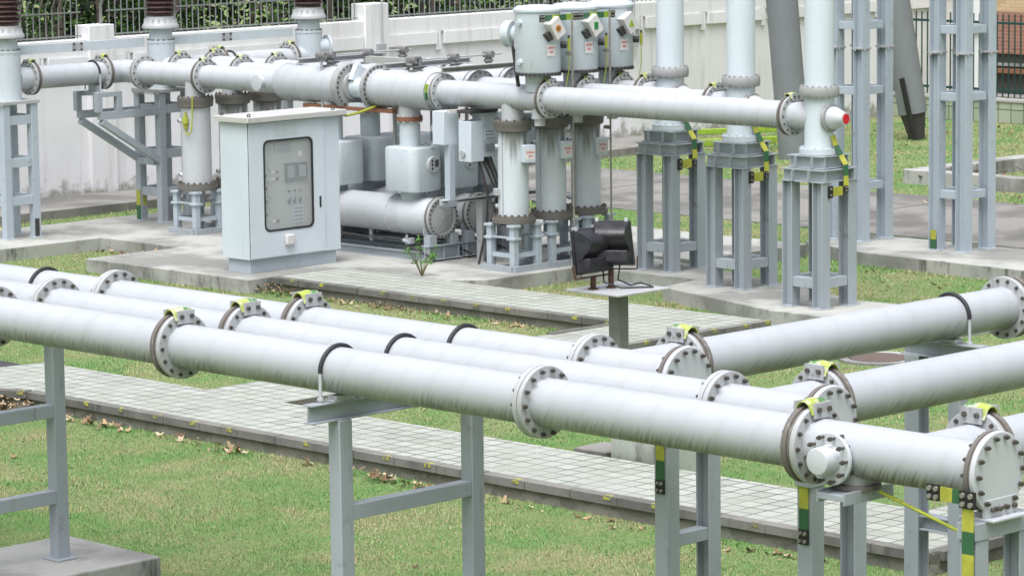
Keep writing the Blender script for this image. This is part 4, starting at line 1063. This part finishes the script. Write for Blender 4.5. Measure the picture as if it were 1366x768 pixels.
b = MB(); b.box(dx1, dx1 + .004, 31.70, 32.14, 2.15, 2.32, 0); b.build('name_plate', 'gis', dor)
b = MB(); b.tube([(bx1 + .06, by1 + .09, 2.36), (bx1 - .1, by1 + .5, 2.37), (-37.3, 34.0, 2.44), (-37.2, 34.4, 2.45)], .02, 8); b.build('earth_cable', 'cableyg', cb)
b = MB(); b.box(-38.9, -36.9, 33.90, 34.0, 2.34, 2.40)
tag(b.build('rust_beam', 'rustred', None, origin=(-37.9, 33.95, 2.34)), 'rust red beam just behind the top of the control cabinet', 'beam')

# ================================================================== FLOODLIGHTS
FX, FY = -25.25, 26.5
fs = thing('floodlight_stand', 'concrete post with a square metal plate on top, behind the front pipes', 'stand', (FX, FY, 0))
b = MB(); b.box(FX - .078, FX + .078, FY - .078, FY + .078, 0, 1.50); b.build('post', 'post', fs, .008)
b = MB(); b.box(FX - .40, FX + .40, FY - .42, FY + .42, 1.502, 1.522); b.build('plate', 'galv', fs, .003)
b = MB(); b.tube([(FX - .22, FY - .02, 1.76), (FX - .06, FY - .16, 1.60), (FX + .1, FY - .05, 1.54), (FX + .28, FY + .26, 1.536), (FX + .05, FY + .30, 1.56), (FX - .02, FY + .22, 1.535), (FX - .1, FY + .1, 1.6), (FX - .02, FY + .05, 1.78)], .009, 8); b.build('power_cable', 'rubber', fs)
def floodlight(px, py, zc, ang, label, lean):
    root = thing('floodlight', label, 'floodlight', (px, py, 1.522), 'black floodlights on the plate')
    fw = Vector((math.cos(ang), math.sin(ang), 0)); sd = Vector((-fw.y, fw.x, 0))
    fw = (fw * math.cos(lean) - Z * math.sin(lean)).normalized(); up = fw.cross(sd) * -1
    if up.z < 0: up = -up
    c = Vector((px, py, zc))
    def loop(t, wt, wb, h, rad, off=0):
        out = []
        for (sx, sz, w_) in ((1, 1, wt), (-1, 1, wt), (-1, -1, wb), (1, -1, wb)):
            for k in range(5):
                a = {(1, 1): 0, (-1, 1): 90, (-1, -1): 180, (1, -1): 270}[(sx, sz)] + 90 * k / 4
                q = Vector((sx * (w_ / 2 - rad) + math.cos(R(a)) * rad, sz * (h / 2 - rad) + math.sin(R(a)) * rad))
                out.append(c + sd * q.x + up * (q.y + off) + fw * t)
        return out
    b = MB(); b.grid([loop(.0, .42, .53, .49, .02), loop(.035, .42, .53, .49, .02)]); b.build('front_rim', 'lampblack', root, .004)
    def shell(prof, kw):
        m = MB(); L_, R_ = [], []
        for t, v in prof:
            w_ = (.25 - (v + .24) * .105) - kw * abs(t)
            L_.append(c + fw * t + up * v - sd * w_); R_.append(c + fw * t + up * v + sd * w_)
        m.grid([L_, R_]); return m
    arc = [(-.004, .235)] + [(-.03 - .17 * math.sin(math.pi * q / 9) ** .8, .22 - .31 * q / 9) for q in range(1, 9)] + [(-.07, -.10), (-.004, -.105)]
    shell(arc, .28).build('reflector_housing', 'lampblack', root)
    b = shell([(-.004, -.10), (-.125, -.085), (-.155, -.10), (-.15, -.215), (-.12, -.235), (-.004, -.24)], .35); b.build('ballast_box', 'lampblack', root, .008)
    b = MB(); b.obox(c + fw * .036, (sd, up, fw), (.42, .40, .004)); b.build('lens', 'glassgrey', root)
    for k in (-1, 1):
        b = MB(); b.obox(c + sd * k * .16 + up * .25 + fw * .01, (sd, up, fw), (.035, .045, .06))
        b.build('clip', 'galv', root, .004)
    b = MB()
    for k in (-1, 1):
        p = c + sd * k * .288; b.bar(p + up * -.14, p - up * .285, .012, .04, fw)
    q = c - up * .285; b.bar(q - sd * .28, q + sd * .28, .04, .012, Z); yk = b.build('yoke', 'rust', root, .003)
    b = MB(); b.cyl((q.x, q.y, 1.522), (q.x, q.y, q.z), .032, n=12); b.cyl((q.x, q.y, 1.522), (q.x, q.y, 1.535), .06, n=12); b.build('stem', 'rust', root)
    return root
floodlight(FX - .22, FY - .23, 1.94, R(182), 'black floodlight facing left on its rusty stem, nearer of the pair on the plate', R(12))
floodlight(FX - .13, FY + .03, 2.01, R(128), 'black floodlight facing away on its rusty stem, farther of the pair on the plate', R(12))
b = MB(); b.box(-23.36, -22.62, 24.38, 25.0, -.05, .62)
tag(b.build('green_block', 'paleblock', None, bevel=.012, origin=(-23, 24.7, 0), smooth=False), 'pale green painted concrete block at the edge of the near path, under the nearest pipe', 'concrete block')
b = MB(); b.box(-23.9, -23.45, 24.40, 24.85, 0, .22)
tag(b.build('stone_slab', 'walk', None, bevel=.01, origin=(-23.7, 24.6, 0), smooth=False), 'small grey stone slab on the grass beside the pale green block', 'slab')

# ================================================================== LATTICE TOWERS, POLES
for i, (tx, ty) in enumerate(((-33.02, 40.05), (-31.02, 39.99))):
    lt = thing('lattice_tower', ('tall grey four-legged tower without a yellow band, left of two', 'tall grey four-legged tower with a yellow band at one foot, right of two')[i], 'tower', (tx, ty, .2), 'four-legged grey towers at upper right')
    for sx in (-1, 1):
        for sy in (-1, 1):
            lx, ly = tx + sx * .25, ty + sy * .28
            b = MB(); b.ibeam((lx, ly, .2), (lx, ly, 5.2), .18, .18, X, .014, .012); b.box(lx - .115, lx + .115, ly - .115, ly + .115, .2, .214); lg = b.build('leg', 'steelL', lt, .002)
            b = MB(); b.box(lx - .105, lx + .105, ly - .105, ly + .105, 3.125, 3.15); b.cyl((lx - .05, ly - .1, 3.10), (lx - .05, ly - .1, 3.17), .016, n=6); b.cyl((lx + .1, ly - .05, 3.10), (lx + .1, ly - .05, 3.17), .016, n=6); b.build('splice', 'galv', lg)
    b = MB()
    for zz in (.98, 2.43, 3.42, 4.6):
        for s_ in (-1, 1):
            b.box(tx - .159, tx + .159, ty + s_ * .28 - .05, ty + s_ * .28 + .05, zz, zz + .12); b.box(tx + s_ * .25 - .05, tx + s_ * .25 + .05, ty - .189, ty + .189, zz + .003, zz + .123)
    b.build_each('cross_brace', 'steelL', lt, .004)
    if i:
        b = MB(); b.box(tx - .30, tx - .2, ty - .372, ty - .364, .22, .36, 1); b.box(tx - .30, tx - .2, ty - .372, ty - .364, .361, .50, 0); b.build('ground_band', ['yellow', 'green'], lt)
LDIR = Vector((-.7, -.7, 0))
for (fx, fy, k, lb, rr_) in ((-44.0, 55.2, .16, 'slanting grey steel pole with a dark hinged foot, seen between the two towers', .30), (-43.3, 50.5, .08, 'slanting grey steel pole behind the nearest tall column', .31)):
    po = thing('steel_pole', lb, 'pole', (fx, fy, 0), 'slanting grey poles by the wall')
    top = Vector((fx, fy, 6.0)) + LDIR * k * 6.0 * 1.0; a = Vector((fx, fy, .55)) + LDIR * k * .55
    b = MB(); b.cyl(a, top, rr_, rr_ * 1.02, n=40); b.build('shaft', 'pole', po)
    b = MB(); b.lathe(a, -(top - a), [(0, rr_ * .9), (.05, rr_ * .86), (.42, rr_ * .62), (.54, rr_ * .58)] if k > .1 else [(0, rr_), (.56, rr_)], 32); b.build('foot', 'dark' if k > .1 else 'pole', po)
    if k < .1: continue
    b = MB(); s0 = a + Vector((.17, -.36, 0)) + Z * .75; b.bar(s0 + Vector((-.10, -.10, .0)), s0 + Vector((.08, .08, -1.2)), .09, .07); b.build('stay', 'black', po)

# ================================================================== WALL, RAILING
WX = -48.1
wl = thing('boundary_wall', 'long white rendered boundary wall with ledge, pilasters and grimy foot', 'wall', (WX, 38, .1))
b = MB(); b.box(WX - .24, WX, 12, 62, .0, 2.60); b.build('wall_face', 'wall', wl)
b = MB(); b.box(WX - .26, WX + .055, 12, 62, 2.602, 2.90); b.build('coping_band', 'wall', wl, .01)
b = MB(); yy = 28.2
ys = []
while yy < 60: ys.append(yy); yy += 1.92
for y0 in ys:
    b.box(WX + .002, WX + .085, y0 + .07, y0 + 1.78, 2.36, 2.60)
    for q in (-.06, 1.86 - .07): b.box(WX + .002, WX + .06, y0 + q, y0 + q + .05, 2.24, 2.60)
b.build('ledge', 'wall', wl, .006)
for y0, y1, zt in ((36.85, 37.42, 3.14), (43.45, 44.05, 3.22), (49.9, 50.5, 3.22), (56.4, 57, 3.2)):
    b = MB(); b.box(WX - .3, WX + .10, y0, y1, .1, zt); b.build('pilaster', 'wall', wl, .012)
b = MB()
for y0 in (41.2, 47.7): b.box(WX + .002, WX + .03, y0, y0 + .035, .12, 2.3)
b.build('down_pipe', 'galv', wl)
cd = MB(); cd.cyl((WX + .17, 43.82, 2.3), (WX + .17, 43.82, 4.2), .018, n=8); cd.box(WX + .1, WX + .17, 43.72, 43.92, 2.25, 2.45); cd.box(WX + .171, WX + .2, 43.76, 43.88, 2.22, 2.45)
cd.build('conduit', 'galv', wl)
cd = MB(); cd.cyl((WX + .12, 50.9, 2.1), (WX + .12, 50.9, 4.4), .018, n=8); cd.box(WX + .08, WX + .15, 50.8, 51.0, 2.0, 2.25); cd.build('conduit', 'galv', wl)
rl = thing('wall_railing', 'grey bar railing on top of the white wall, its bars bent outward at the left', 'railing', (WX - .1, 38, 2.9))
for y0, y1 in ((30.0, 36.84), (37.43, 43.44), (44.06, 49.89), (50.51, 56)):
    b = MB(); yy = y0 + .05
    while yy < y1:
        if yy < 36.6: b.tube([(WX - .12, yy, 2.90), (WX - .12, yy, 3.46), (WX + .03, yy - .05, 3.60), (WX + .26, yy - .12, 3.82)], .0115, 6)
        else: b.cyl((WX - .12, yy, 2.90), (WX - .12, yy, 4.1), .0115, n=6)
        yy += .137
    b.box(WX - .135, WX - .105, y0, y1, 2.94, 2.965); b.box(WX - .135, WX - .105, y0, y1, 3.36, 3.385)
    b.build('bar_panel', 'railgrey', rl)
b = MB(); b.tube([(WX - .06, 37.25, 2.9), (WX - .06, 37.25, 3.46), (WX + .12, 37.2, 3.8)], .028, 8); b.build('post', 'railgrey', rl)
# strips of cloth seen through the railing
for k, (yy, lb) in enumerate(((45.44, 'pale blue cloth hanging behind the wall railing, left of two'), (45.63, 'pale blue cloth hanging behind the wall railing, right of two'))):
    b = MB(); n = 9; prof = [Vector((WX - .45 + .02 * math.sin(j * 1.7), yy - .07 + .14 * j / (n - 1), 0)) for j in range(n)]
    rings = [[p + Z * z + (p - Vector((WX - .45, yy, 0))) * sc_ for p in prof] for z, sc_ in ((3.52, -.25), (3.44, .1), (3.34, .0), (3.23, -.15), (3.19, -.1))]
    b.grid(rings, 0, False); o = b.build('blue_cloth', 'blue', None, origin=(WX - .45, yy, 3.2)); sm = o.modifiers.new('thick', 'SOLIDIFY'); sm.thickness = .015
    tag(o, lb, 'cloth', 'blue cloths behind the railing')
b = MB(); n = 12; yy = 43.18
prof = [Vector((WX - .5 + .05 * math.sin(j * 1.3), yy - .28 + .5 * j / (n - 1), .03 * math.sin(j * 2.1))) for j in range(n)]
b.grid([[p + Z * z for p in prof] for z in (3.32, 3.40, 3.6, 3.9)], 0, False); o = b.build('green_cloth', 'neon', None, origin=(WX - .5, yy, 3.3)); o.modifiers.new('thick', 'SOLIDIFY').thickness = .02
tag(o, 'bright green cloth hanging behind the railing at the top edge', 'cloth')

# ================================================================== FOLIAGE
def leafmass(name, centers, n, size, cols, flat_=.4, mat='leaf', parent=None, spread=None):
    """many small leaf faces spread through blobs"""
    cc = np.array([c[0] for c in centers]); rad = np.array([c[1] for c in centers])
    wgt = np.prod(rad, axis=1); idx = rng.choice(len(cc), n, p=wgt / wgt.sum())
    v = rng.normal(size=(n, 3)); v /= np.linalg.norm(v, axis=1)[:, None]; v *= (rng.random(n) ** .45)[:, None]
    P = cc[idx] + v * rad[idx]
    a = rng.normal(size=(n, 3)); a[:, 2] *= .6; a /= np.linalg.norm(a, axis=1)[:, None]
    t = rng.normal(size=(n, 3)); bb = np.cross(a, t); bb /= np.linalg.norm(bb, axis=1)[:, None]
    s = size * (.6 + .8 * rng.random(n))
    L = a * s[:, None]; W = bb * (s * flat_)[:, None]
    nrm = np.cross(a, bb) * (s * .12)[:, None]
    V = np.stack([P - L, P + W + nrm, P + L, P - W + nrm], axis=1).reshape(-1, 3)
    o = Vector((0, 0, 0)) if parent is None else parent.location
    V = V - np.array(o)
    me = bpy.data.meshes.new(name); me.vertices.add(len(V)); me.vertices.foreach_set('co', V.ravel())
    me.loops.add(len(V)); me.loops.foreach_set('vertex_index', np.arange(len(V))); me.polygons.add(n)
    me.polygons.foreach_set('loop_start', np.arange(0, 4 * n, 4)); me.update(calc_edges=True)
    C = np.array(cols)[rng.choice(len(cols), n)] * (.7 + .6 * rng.random((n, 1)))
    at = me.color_attributes.new('Col', 'FLOAT_COLOR', 'POINT')
    at.data.foreach_set('color', np.repeat(np.concatenate([C, np.ones((n, 1))], 1), 4, axis=0).ravel())
    me.materials.append(M[mat]); ob = bpy.data.objects.new(name, me); COL.objects.link(ob)
    if parent is not None: ob.parent = parent
    return ob
blobs = []
for k in range(95):
    y = 29 + 22 * random.random(); blobs.append(((WX - 1.1 - 1.2 * random.random(), y, 2.3 + 2.4 * random.random()), (.5 + .3 * random.random(), .45 + .3 * random.random(), .4 + .35 * random.random())))
h = leafmass('hedge', blobs, 17000, .085, [(.028, .07, .016), (.04, .10, .018), (.065, .15, .022), (.02, .04, .018), (.06, .045, .042)], .32)
tag(h, 'dark leafy hedge crowding behind the wall railing', 'hedge', kind='stuff')
b = MB()
for k in range(40):
    y = 29 + 22 * random.random(); x = WX - .9 - 1.4 * random.random(); b.tube([(x, y, 1.5), (x + random.uniform(-.1, .1), y + random.uniform(-.2, .2), 3.2), (x + random.uniform(-.3, .3), y + random.uniform(-.5, .5), 4.8)], [.05, .04, .015], 6)
o = b.build('hedge_stems', 'bark', None, origin=(WX - 1.5, 40, 0)); tag(o, 'thin dark stems inside the hedge behind the wall railing', 'hedge stems', kind='stuff')
# dense growth further behind the railing
blobs = [((WX - 4.0 - random.random(), 27 + 26 * random.random(), 1.8 + 3.4 * random.random()), (.8, .9, .8)) for k in range(110)]
h = leafmass('shrubbery', blobs, 16000, .13, [(.018, .035, .012), (.03, .06, .015), (.02, .022, .02)], .45)
tag(h, 'deep shaded shrubbery behind the hedge', 'shrubbery', kind='stuff')

# weed on the pad edge
wd = thing('weed_plant', 'small bright green weed growing from the edge of the pad below the breaker', 'plant', (-35.0, 32.68, .2))
b = MB(); tips = []
for k in range(13):
    a = random.random() * math.tau; l = .15 + .3 * random.random(); s_ = Vector((math.cos(a), math.sin(a), 0)) * l * .55
    b.tube([(-35.0, 32.68, .19), Vector((-35.0, 32.68, .19)) + s_ * .5 + Z * l * .6, Vector((-35.0, 32.68, .2)) + s_ + Z * l], [.006, .005, .003], 5); tips.append(Vector((-35.0, 32.68, .2)) + s_ + Z * l)
b.tube([(-35.0, 32.68, .2), (-35.02, 32.66, .5), (-35.04, 32.65, .72)], [.008, .006, .004], 5); tips += [Vector((-35.04, 32.65, .72)), Vector((-35.03, 32.66, .6)), Vector((-34.85, 32.8, .5))]
M['stem'] = flat('weed_stem', (.16, .15, .05), .7); b.build('stem', 'stem', wd)
leafmass('leaves', [(tuple(t), (.07, .07, .06)) for t in tips], 230, .026, [(.13, .30, .06), (.09, .22, .05)], .34, parent=wd)

# ================================================================== GRASS
def in_poly(P, poly):
    x, y = P[:, 0], P[:, 1]; ins = np.zeros(len(P), bool); n = len(poly); j = n - 1
    for i in range(n):
        xi, yi = poly[i]; xj, yj = poly[j]
        c = ((yi > y) != (yj > y)) & (x < (xj - xi) * (y - yi) / (yj - yi + 1e-12) + xi); ins ^= c; j = i
    return ins
def noise2(P, sc, seed):
    r_ = np.random.default_rng(seed); G = r_.random((64, 64)); q = P * sc; i = np.floor(q).astype(int); f = q - i; f = f * f * (3 - 2 * f)
    g = lambda a, b: G[a % 64, b % 64]
    return (g(i[:, 0], i[:, 1]) * (1 - f[:, 0]) + g(i[:, 0] + 1, i[:, 1]) * f[:, 0]) * (1 - f[:, 1]) + (g(i[:, 0], i[:, 1] + 1) * (1 - f[:, 0]) + g(i[:, 0] + 1, i[:, 1] + 1) * f[:, 0]) * f[:, 1]
def blades(name, polys, dens, hmin, hmax, wdt, excl, label):
    Ps = []
    for poly in polys:
        a = np.array(poly); lo, hi = a.min(0), a.max(0); n = int((hi - lo).prod() * dens)
        P = lo + rng.random((n, 2)) * (hi - lo); P = P[in_poly(P, poly)]
        for e in excl: P = P[~in_poly(P, e)]
        Ps.append(P)
    P = np.concatenate(Ps); n = len(P)
    nz = noise2(P, .8, 1) * .42 + noise2(P, 2.1, 2) * .36 + noise2(P, 6, 3) * .22
    hgt = (hmin + (hmax - hmin) * rng.random(n)) * (.75 + .6 * noise2(P, 1.7, 5)); az = rng.random(n) * 2 * np.pi; lean = .35 + .55 * rng.random(n)
    dx_, dy_ = np.cos(az), np.sin(az); wx, wy = -dy_ * wdt, dx_ * wdt
    base = np.concatenate([P, np.full((n, 1), -.004)], 1)
    tip = base + np.stack([dx_ * hgt * lean, dy_ * hgt * lean, hgt], 1)
    V = np.stack([base + np.stack([wx, wy, 0 * wx], 1), base - np.stack([wx, wy, 0 * wx], 1), tip], 1).reshape(-1, 3)
    me = bpy.data.meshes.new(name); me.vertices.add(3 * n); me.vertices.foreach_set('co', V.ravel()); me.loops.add(3 * n); me.loops.foreach_set('vertex_index', np.arange(3 * n))
    me.polygons.add(n); me.polygons.foreach_set('loop_start', np.arange(0, 3 * n, 3)); me.update(calc_edges=True)
    g1, g2, tan = np.array((.13, .265, .082)), np.array((.20, .345, .118)), np.array((.39, .35, .20))
    k = np.clip((nz - .40) / .22, 0, 1)[:, None]; r1 = rng.random((n, 1))
    C = g1 * (1 - r1) + g2 * r1; isd = (rng.random((n, 1)) < (.04 + .66 * k)); C = np.where(isd, tan * (.75 + .5 * r1), C) * (.8 + .4 * rng.random((n, 1)))
    at = me.color_attributes.new('Col', 'FLOAT_COLOR', 'POINT'); at.data.foreach_set('color', np.repeat(np.concatenate([C, np.ones((n, 1))], 1), 3, axis=0).ravel())
    me.materials.append(M['blade']); ob = bpy.data.objects.new(name, me); COL.objects.link(ob)
    return tag(ob, label, 'grass', kind='stuff')
fpoly = [(-31.3, 22.75), (-18.0, 22.8), (-17.95, 28), (-11, 24), (-11, 14), (-24.5, 14.5), (-33, 20.2), (-32.2, 21.7)]
blades('grass', [fpoly], 3600, .012, .030, .0036, [path_poly, [(-24, 15), (-24, 18), (-22.65, 18), (-22.65, 15)]], 'short patchy green and straw coloured lawn in front of the near path')
blades('grass', [[(-31.2, 22.62), (-31.2, 22.84), (-18, 22.84), (-18, 22.62)]], 1300, .02, .05, .004, [], 'longer ragged grass along the foot of the near path')
pads = [[(-40.35, 30.8), (-36.6, 30.8), (-36.6, 32.60), (-34.36, 32.62), (-34.0, 33.0), (-34.0, 36.5), (-33.2, 36.5), (-33.2, 39), (-44.4, 39), (-44.4, 26), (-42.3, 26), (-42.3, 32.6), (-40.35, 32.6)],
        [(-36.58, 31.2), (-29.72, 31.2), (-29.72, 30), (-28.35, 30), (-28.35, 32.58), (-36.58, 32.58)], [(-33.98, 34.9), (-31.75, 34.95), (-31.6, 34.05), (-29.0, 33.3), (-26.5, 33.25), (-26.3, 34.95), (-28.7, 34.75), (-30.2, 35.3), (-32.4, 36.0), (-33.98, 36.3)],
        [(-33.45, 39.25), (-31.9, 38.75), (-25, 38.45), (-25, 40.57), (-33.45, 40.57)], [(-60, 42), (10, 41.6), (10, 46.7), (-60, 46.7)], [(-48.2, 20), (-46.33, 20), (-46.33, 51), (-48.2, 51)], [(-33.75, 23.3), (-33.55, 24.75), (-37, 24.8), (-37, 23.3)], path_poly]
blades('grass', [[(-44, 24.4), (-19.3, 24.4), (-17, 30), (-22, 40), (-31, 42), (-46.2, 42), (-46.3, 27)]], 1100, .014, .036, .005, pads, 'green lawn between the near path and the service road')
blades('grass', [[(-36.5, 31.02), (-36.5, 31.17), (-29.8, 31.17), (-29.8, 31.02)], [(-31.5, 33.75), (-31.55, 33.98), (-29.0, 33.22), (-29.0, 33.05)], [(-40.3, 30.62), (-40.3, 30.78), (-36.6, 30.78), (-36.6, 30.62)], [(-46.3, 27), (-46.15, 27), (-46.15, 42), (-46.3, 42)], [(-33.4, 38.95), (-31.9, 38.5), (-25, 38.2), (-25, 38.4), (-31.9, 38.7), (-33.4, 39.2)]], 1100, .025, .06, .006, [], 'longer grass tufts at the feet of the far kerbs and pads')
blades('grass', [[(-48, 46.8), (-33, 46.7), (-32, 56), (-44, 60), (-48, 58)]], 500, .016, .04, .007, pads, 'lawn beyond the service road, up to the boundary wall')

# ================================================================== FALLEN LEAVES
def dry_leaves(spots, name, label):
    Vs = []; Cs = []; Fs = []; k = 0
    for (x, y, z, sx, sy, sz, n) in spots:
        for _ in range(n):
            c = np.array((x + rng.normal() * sx, y + rng.normal() * sy, z + abs(rng.normal()) * sz + .012)); s = .016 + .042 * rng.random() ** 1.5; a = rng.random() * 6.28; ti = rng.normal() * .5; tj = rng.normal() * .5
            col = np.array(((.30, .22, .125), (.22, .15, .085), (.42, .34, .22), (.14, .085, .05))[rng.integers(4)]) * (.7 + .6 * rng.random())
            pts = []
            m = 9
            for j in range(m):
                th = 6.283 * j / m; rad = s * (1.0 if j % 2 == 0 else .55); px_, py_ = rad * math.cos(th) * 1.15, rad * math.sin(th) * .85
                pz = px_ * ti * .6 + py_ * tj * .6 + (px_ * px_ + py_ * py_) / s * .45
                pts.append(c + np.array((px_ * math.cos(a) - py_ * math.sin(a), px_ * math.sin(a) + py_ * math.cos(a), max(pz, -.01))))
            pts.append(c); Vs += pts; Cs += [list(col) + [1]] * (m + 1)
            Fs += [(k + j, k + (j + 1) % m, k + m) for j in range(m)]; k += m + 1
    me = bpy.data.meshes.new(name); me.from_pydata([tuple(v) for v in Vs], [], Fs); at = me.color_attributes.new('Col', 'FLOAT_COLOR', 'POINT'); at.data.foreach_set('color', np.array(Cs).ravel())
    me.materials.append(M['dry']); ob = bpy.data.objects.new(name, me); COL.objects.link(ob); return tag(ob, label, 'leaves', kind='stuff')
sp = [(-31.15, 22.6, 0, .28, .10, .07, 90), (-30.5, 22.66, 0, .35, .07, .04, 45), (-29.5, 22.68, 0, .25, .05, .02, 26), (-28.2, 22.7, 0, .18, .05, .02, 12), (-27.5, 22.6, 0, .3, .07, .02, 22), (-26.0, 22.7, 0, .15, .05, .02, 8), (-25.0, 22.6, 0, .2, .05, .05, 24), (-24.5, 22.62, 0, .25, .05, .02, 16), (-23, 22.6, 0, .6, .06, .0, 14), (-21, 22.6, 0, .8, .08, 0, 14), (-19.4, 22.6, 0, .5, .08, 0, 16), (-28, 20, 0, 3, 1.6, 0, 8), (-20.5, 20, 0, 3, 2, 0, 4)]
dry_leaves(sp, 'fallen_leaves', 'dry brown leaves drifted along the foot of the near path')
sp = [(-36.2, 31.0, 0, .35, .1, .05, 60), (-35, 31.0, 0, .6, .1, .02, 40), (-33.6, 31.05, 0, .6, .08, .02, 26), (-31.8, 31.0, 0, .8, .1, 0, 22), (-40.6, 32.3, 0, .25, .2, .08, 70), (-41.6, 32.4, 0, .4, .1, .03, 30), (-34, 28, 0, 3, 1.2, 0, 12), (-30, 34.2, 0, 1.5, 2.5, 0, 10)]
dry_leaves(sp, 'fallen_leaves', 'dry brown leaves along the far path and in the corner of the pad')
sp = [(-44, 52, 0, 3, 3, 0, 240), (-38, 51, 0, 2.5, 3, 0, 140), (-37, 49.2, .02, 1.0, .5, .08, 150), (-43, 57.6, 0, 1.5, .5, .02, 110), (-45.5, 34.5, 0, .5, 1.3, 0, 50), (-30, 38, 0, 2, .4, 0, 40)]
dry_leaves(sp, 'fallen_leaves', 'dead leaves scattered over the lawn beyond the service road')

# ================================================================== FAR RIGHT
b = MB(); b.box(-38.75, -38.35, 48.2, 54, -.05, .26); b.box(-38.349, -30, 48.2, 48.5, -.05, .262)
tag(b.build('planter_kerb', 'kerb', None, bevel=.015, origin=(-36, 49, 0), smooth=False), 'low concrete kerb round a leaf-filled bed beyond the road at right', 'kerb')
b = MB(); b.cyl((-47.9, 50.05, .12), (-46.9, 50.33, .12), .035, n=10, mat=0); b.cyl((-48.05, 50.0, .12), (-47.9, 50.05, .12), .06, n=10, mat=1)
tag(b.build('lying_post', ['plate', 'dark'], None, origin=(-47.4, 50.2, .1)), 'white post with a dark knob lying on the ground by the wall', 'post')
yr = thing('barrier', 'lime yellow barrier rails lying low behind the tall columns', 'barrier', (-46, 52, 0))
for k, (a_, b_, zz, hh) in enumerate((((-45.9, 50.5), (-45.0, 52.3), .18, .10), ((-47.2, 51.8), (-46.1, 53.8), .22, .11), ((-46.5, 51.0), (-45.6, 53.0), .05, .07))):
    b = MB(); b.bar((*a_, zz), (*b_, zz), .08, hh); b.build('rail', 'lime', yr, .01)
b = MB()
for p in ((-45.9, 50.5), (-45.0, 52.3), (-47.2, 51.8), (-46.1, 53.8)): b.box(p[0] - .05, p[0] + .05, p[1] - .05, p[1] + .05, 0, .12)
b.build('foot', 'dark', yr)
GY = 59.3
b = MB(); b.box(-52, -34, GY, GY + .3, -.1, .46, 0); b.box(-52, -34, GY - .03, GY + .33, .462, .52, 1)
tag(b.build('tiled_wall', ['gtile', 'kerb'], None, origin=(-44, GY, 0), bevel=.006, smooth=False), 'low wall of pale green tiles under the dark green fence', 'wall')
gf = thing('bar_fence', 'dark green bar fence on the low tiled wall at upper right', 'fence', (-44, GY + .15, .52))
for x0 in (-52, -49.6, -47.2, -44.8, -42.4, -40, -37.6):
    b = MB(); xx = x0 + .1
    while xx < x0 + 2.35: b.box(xx - .012, xx + .012, GY + .14, GY + .164, .55, 2.36); xx += .16
    for zz in (.68, 2.14): b.box(x0, x0 + 2.4, GY + .12, GY + .139, zz, zz + .055)
    b.build('fence_panel', 'gfence', gf)
bw = thing('white_building', 'plain white building wall behind the dark green fence', 'building', (-55, 65, 0))
b = MB(); b.box(-64, -49.02, 64.0, 72, 0, 9); b.build('wall', 'wall', bw)
b = MB(); b.box(-64.1, -49.02, 63.9, 63.998, 1.62, 1.75); b.build('string_course', 'kerb', bw)
bb = thing('brick_building', 'brick building with a tan upper and red lower wall at the top right corner', 'building', (-44, 65, 0))
b = MB(); b.box(-49.0, -36, 64.0, 72, 1.12, 9); b.build('wall', 'brick', bb)
b = MB(); b.box(-49.0, -36, 64.06, 71, 0, 1.118, 0); b.build('dark_base', 'dark', bb)
b = MB(); b.box(-49.01, -36, 63.98, 64.05, .83, .90); b.build('sill_band', 'kerb', bb); b = MB(); b.box(-49.0, -36, 63.92, 64.05, .67, .78); b.build('lower_band', 'rustred', bb)
b = MB(); b.box(-49.0, -36, 63.4, 64.04, 0, .18); b.build('step', 'kerb', bb)
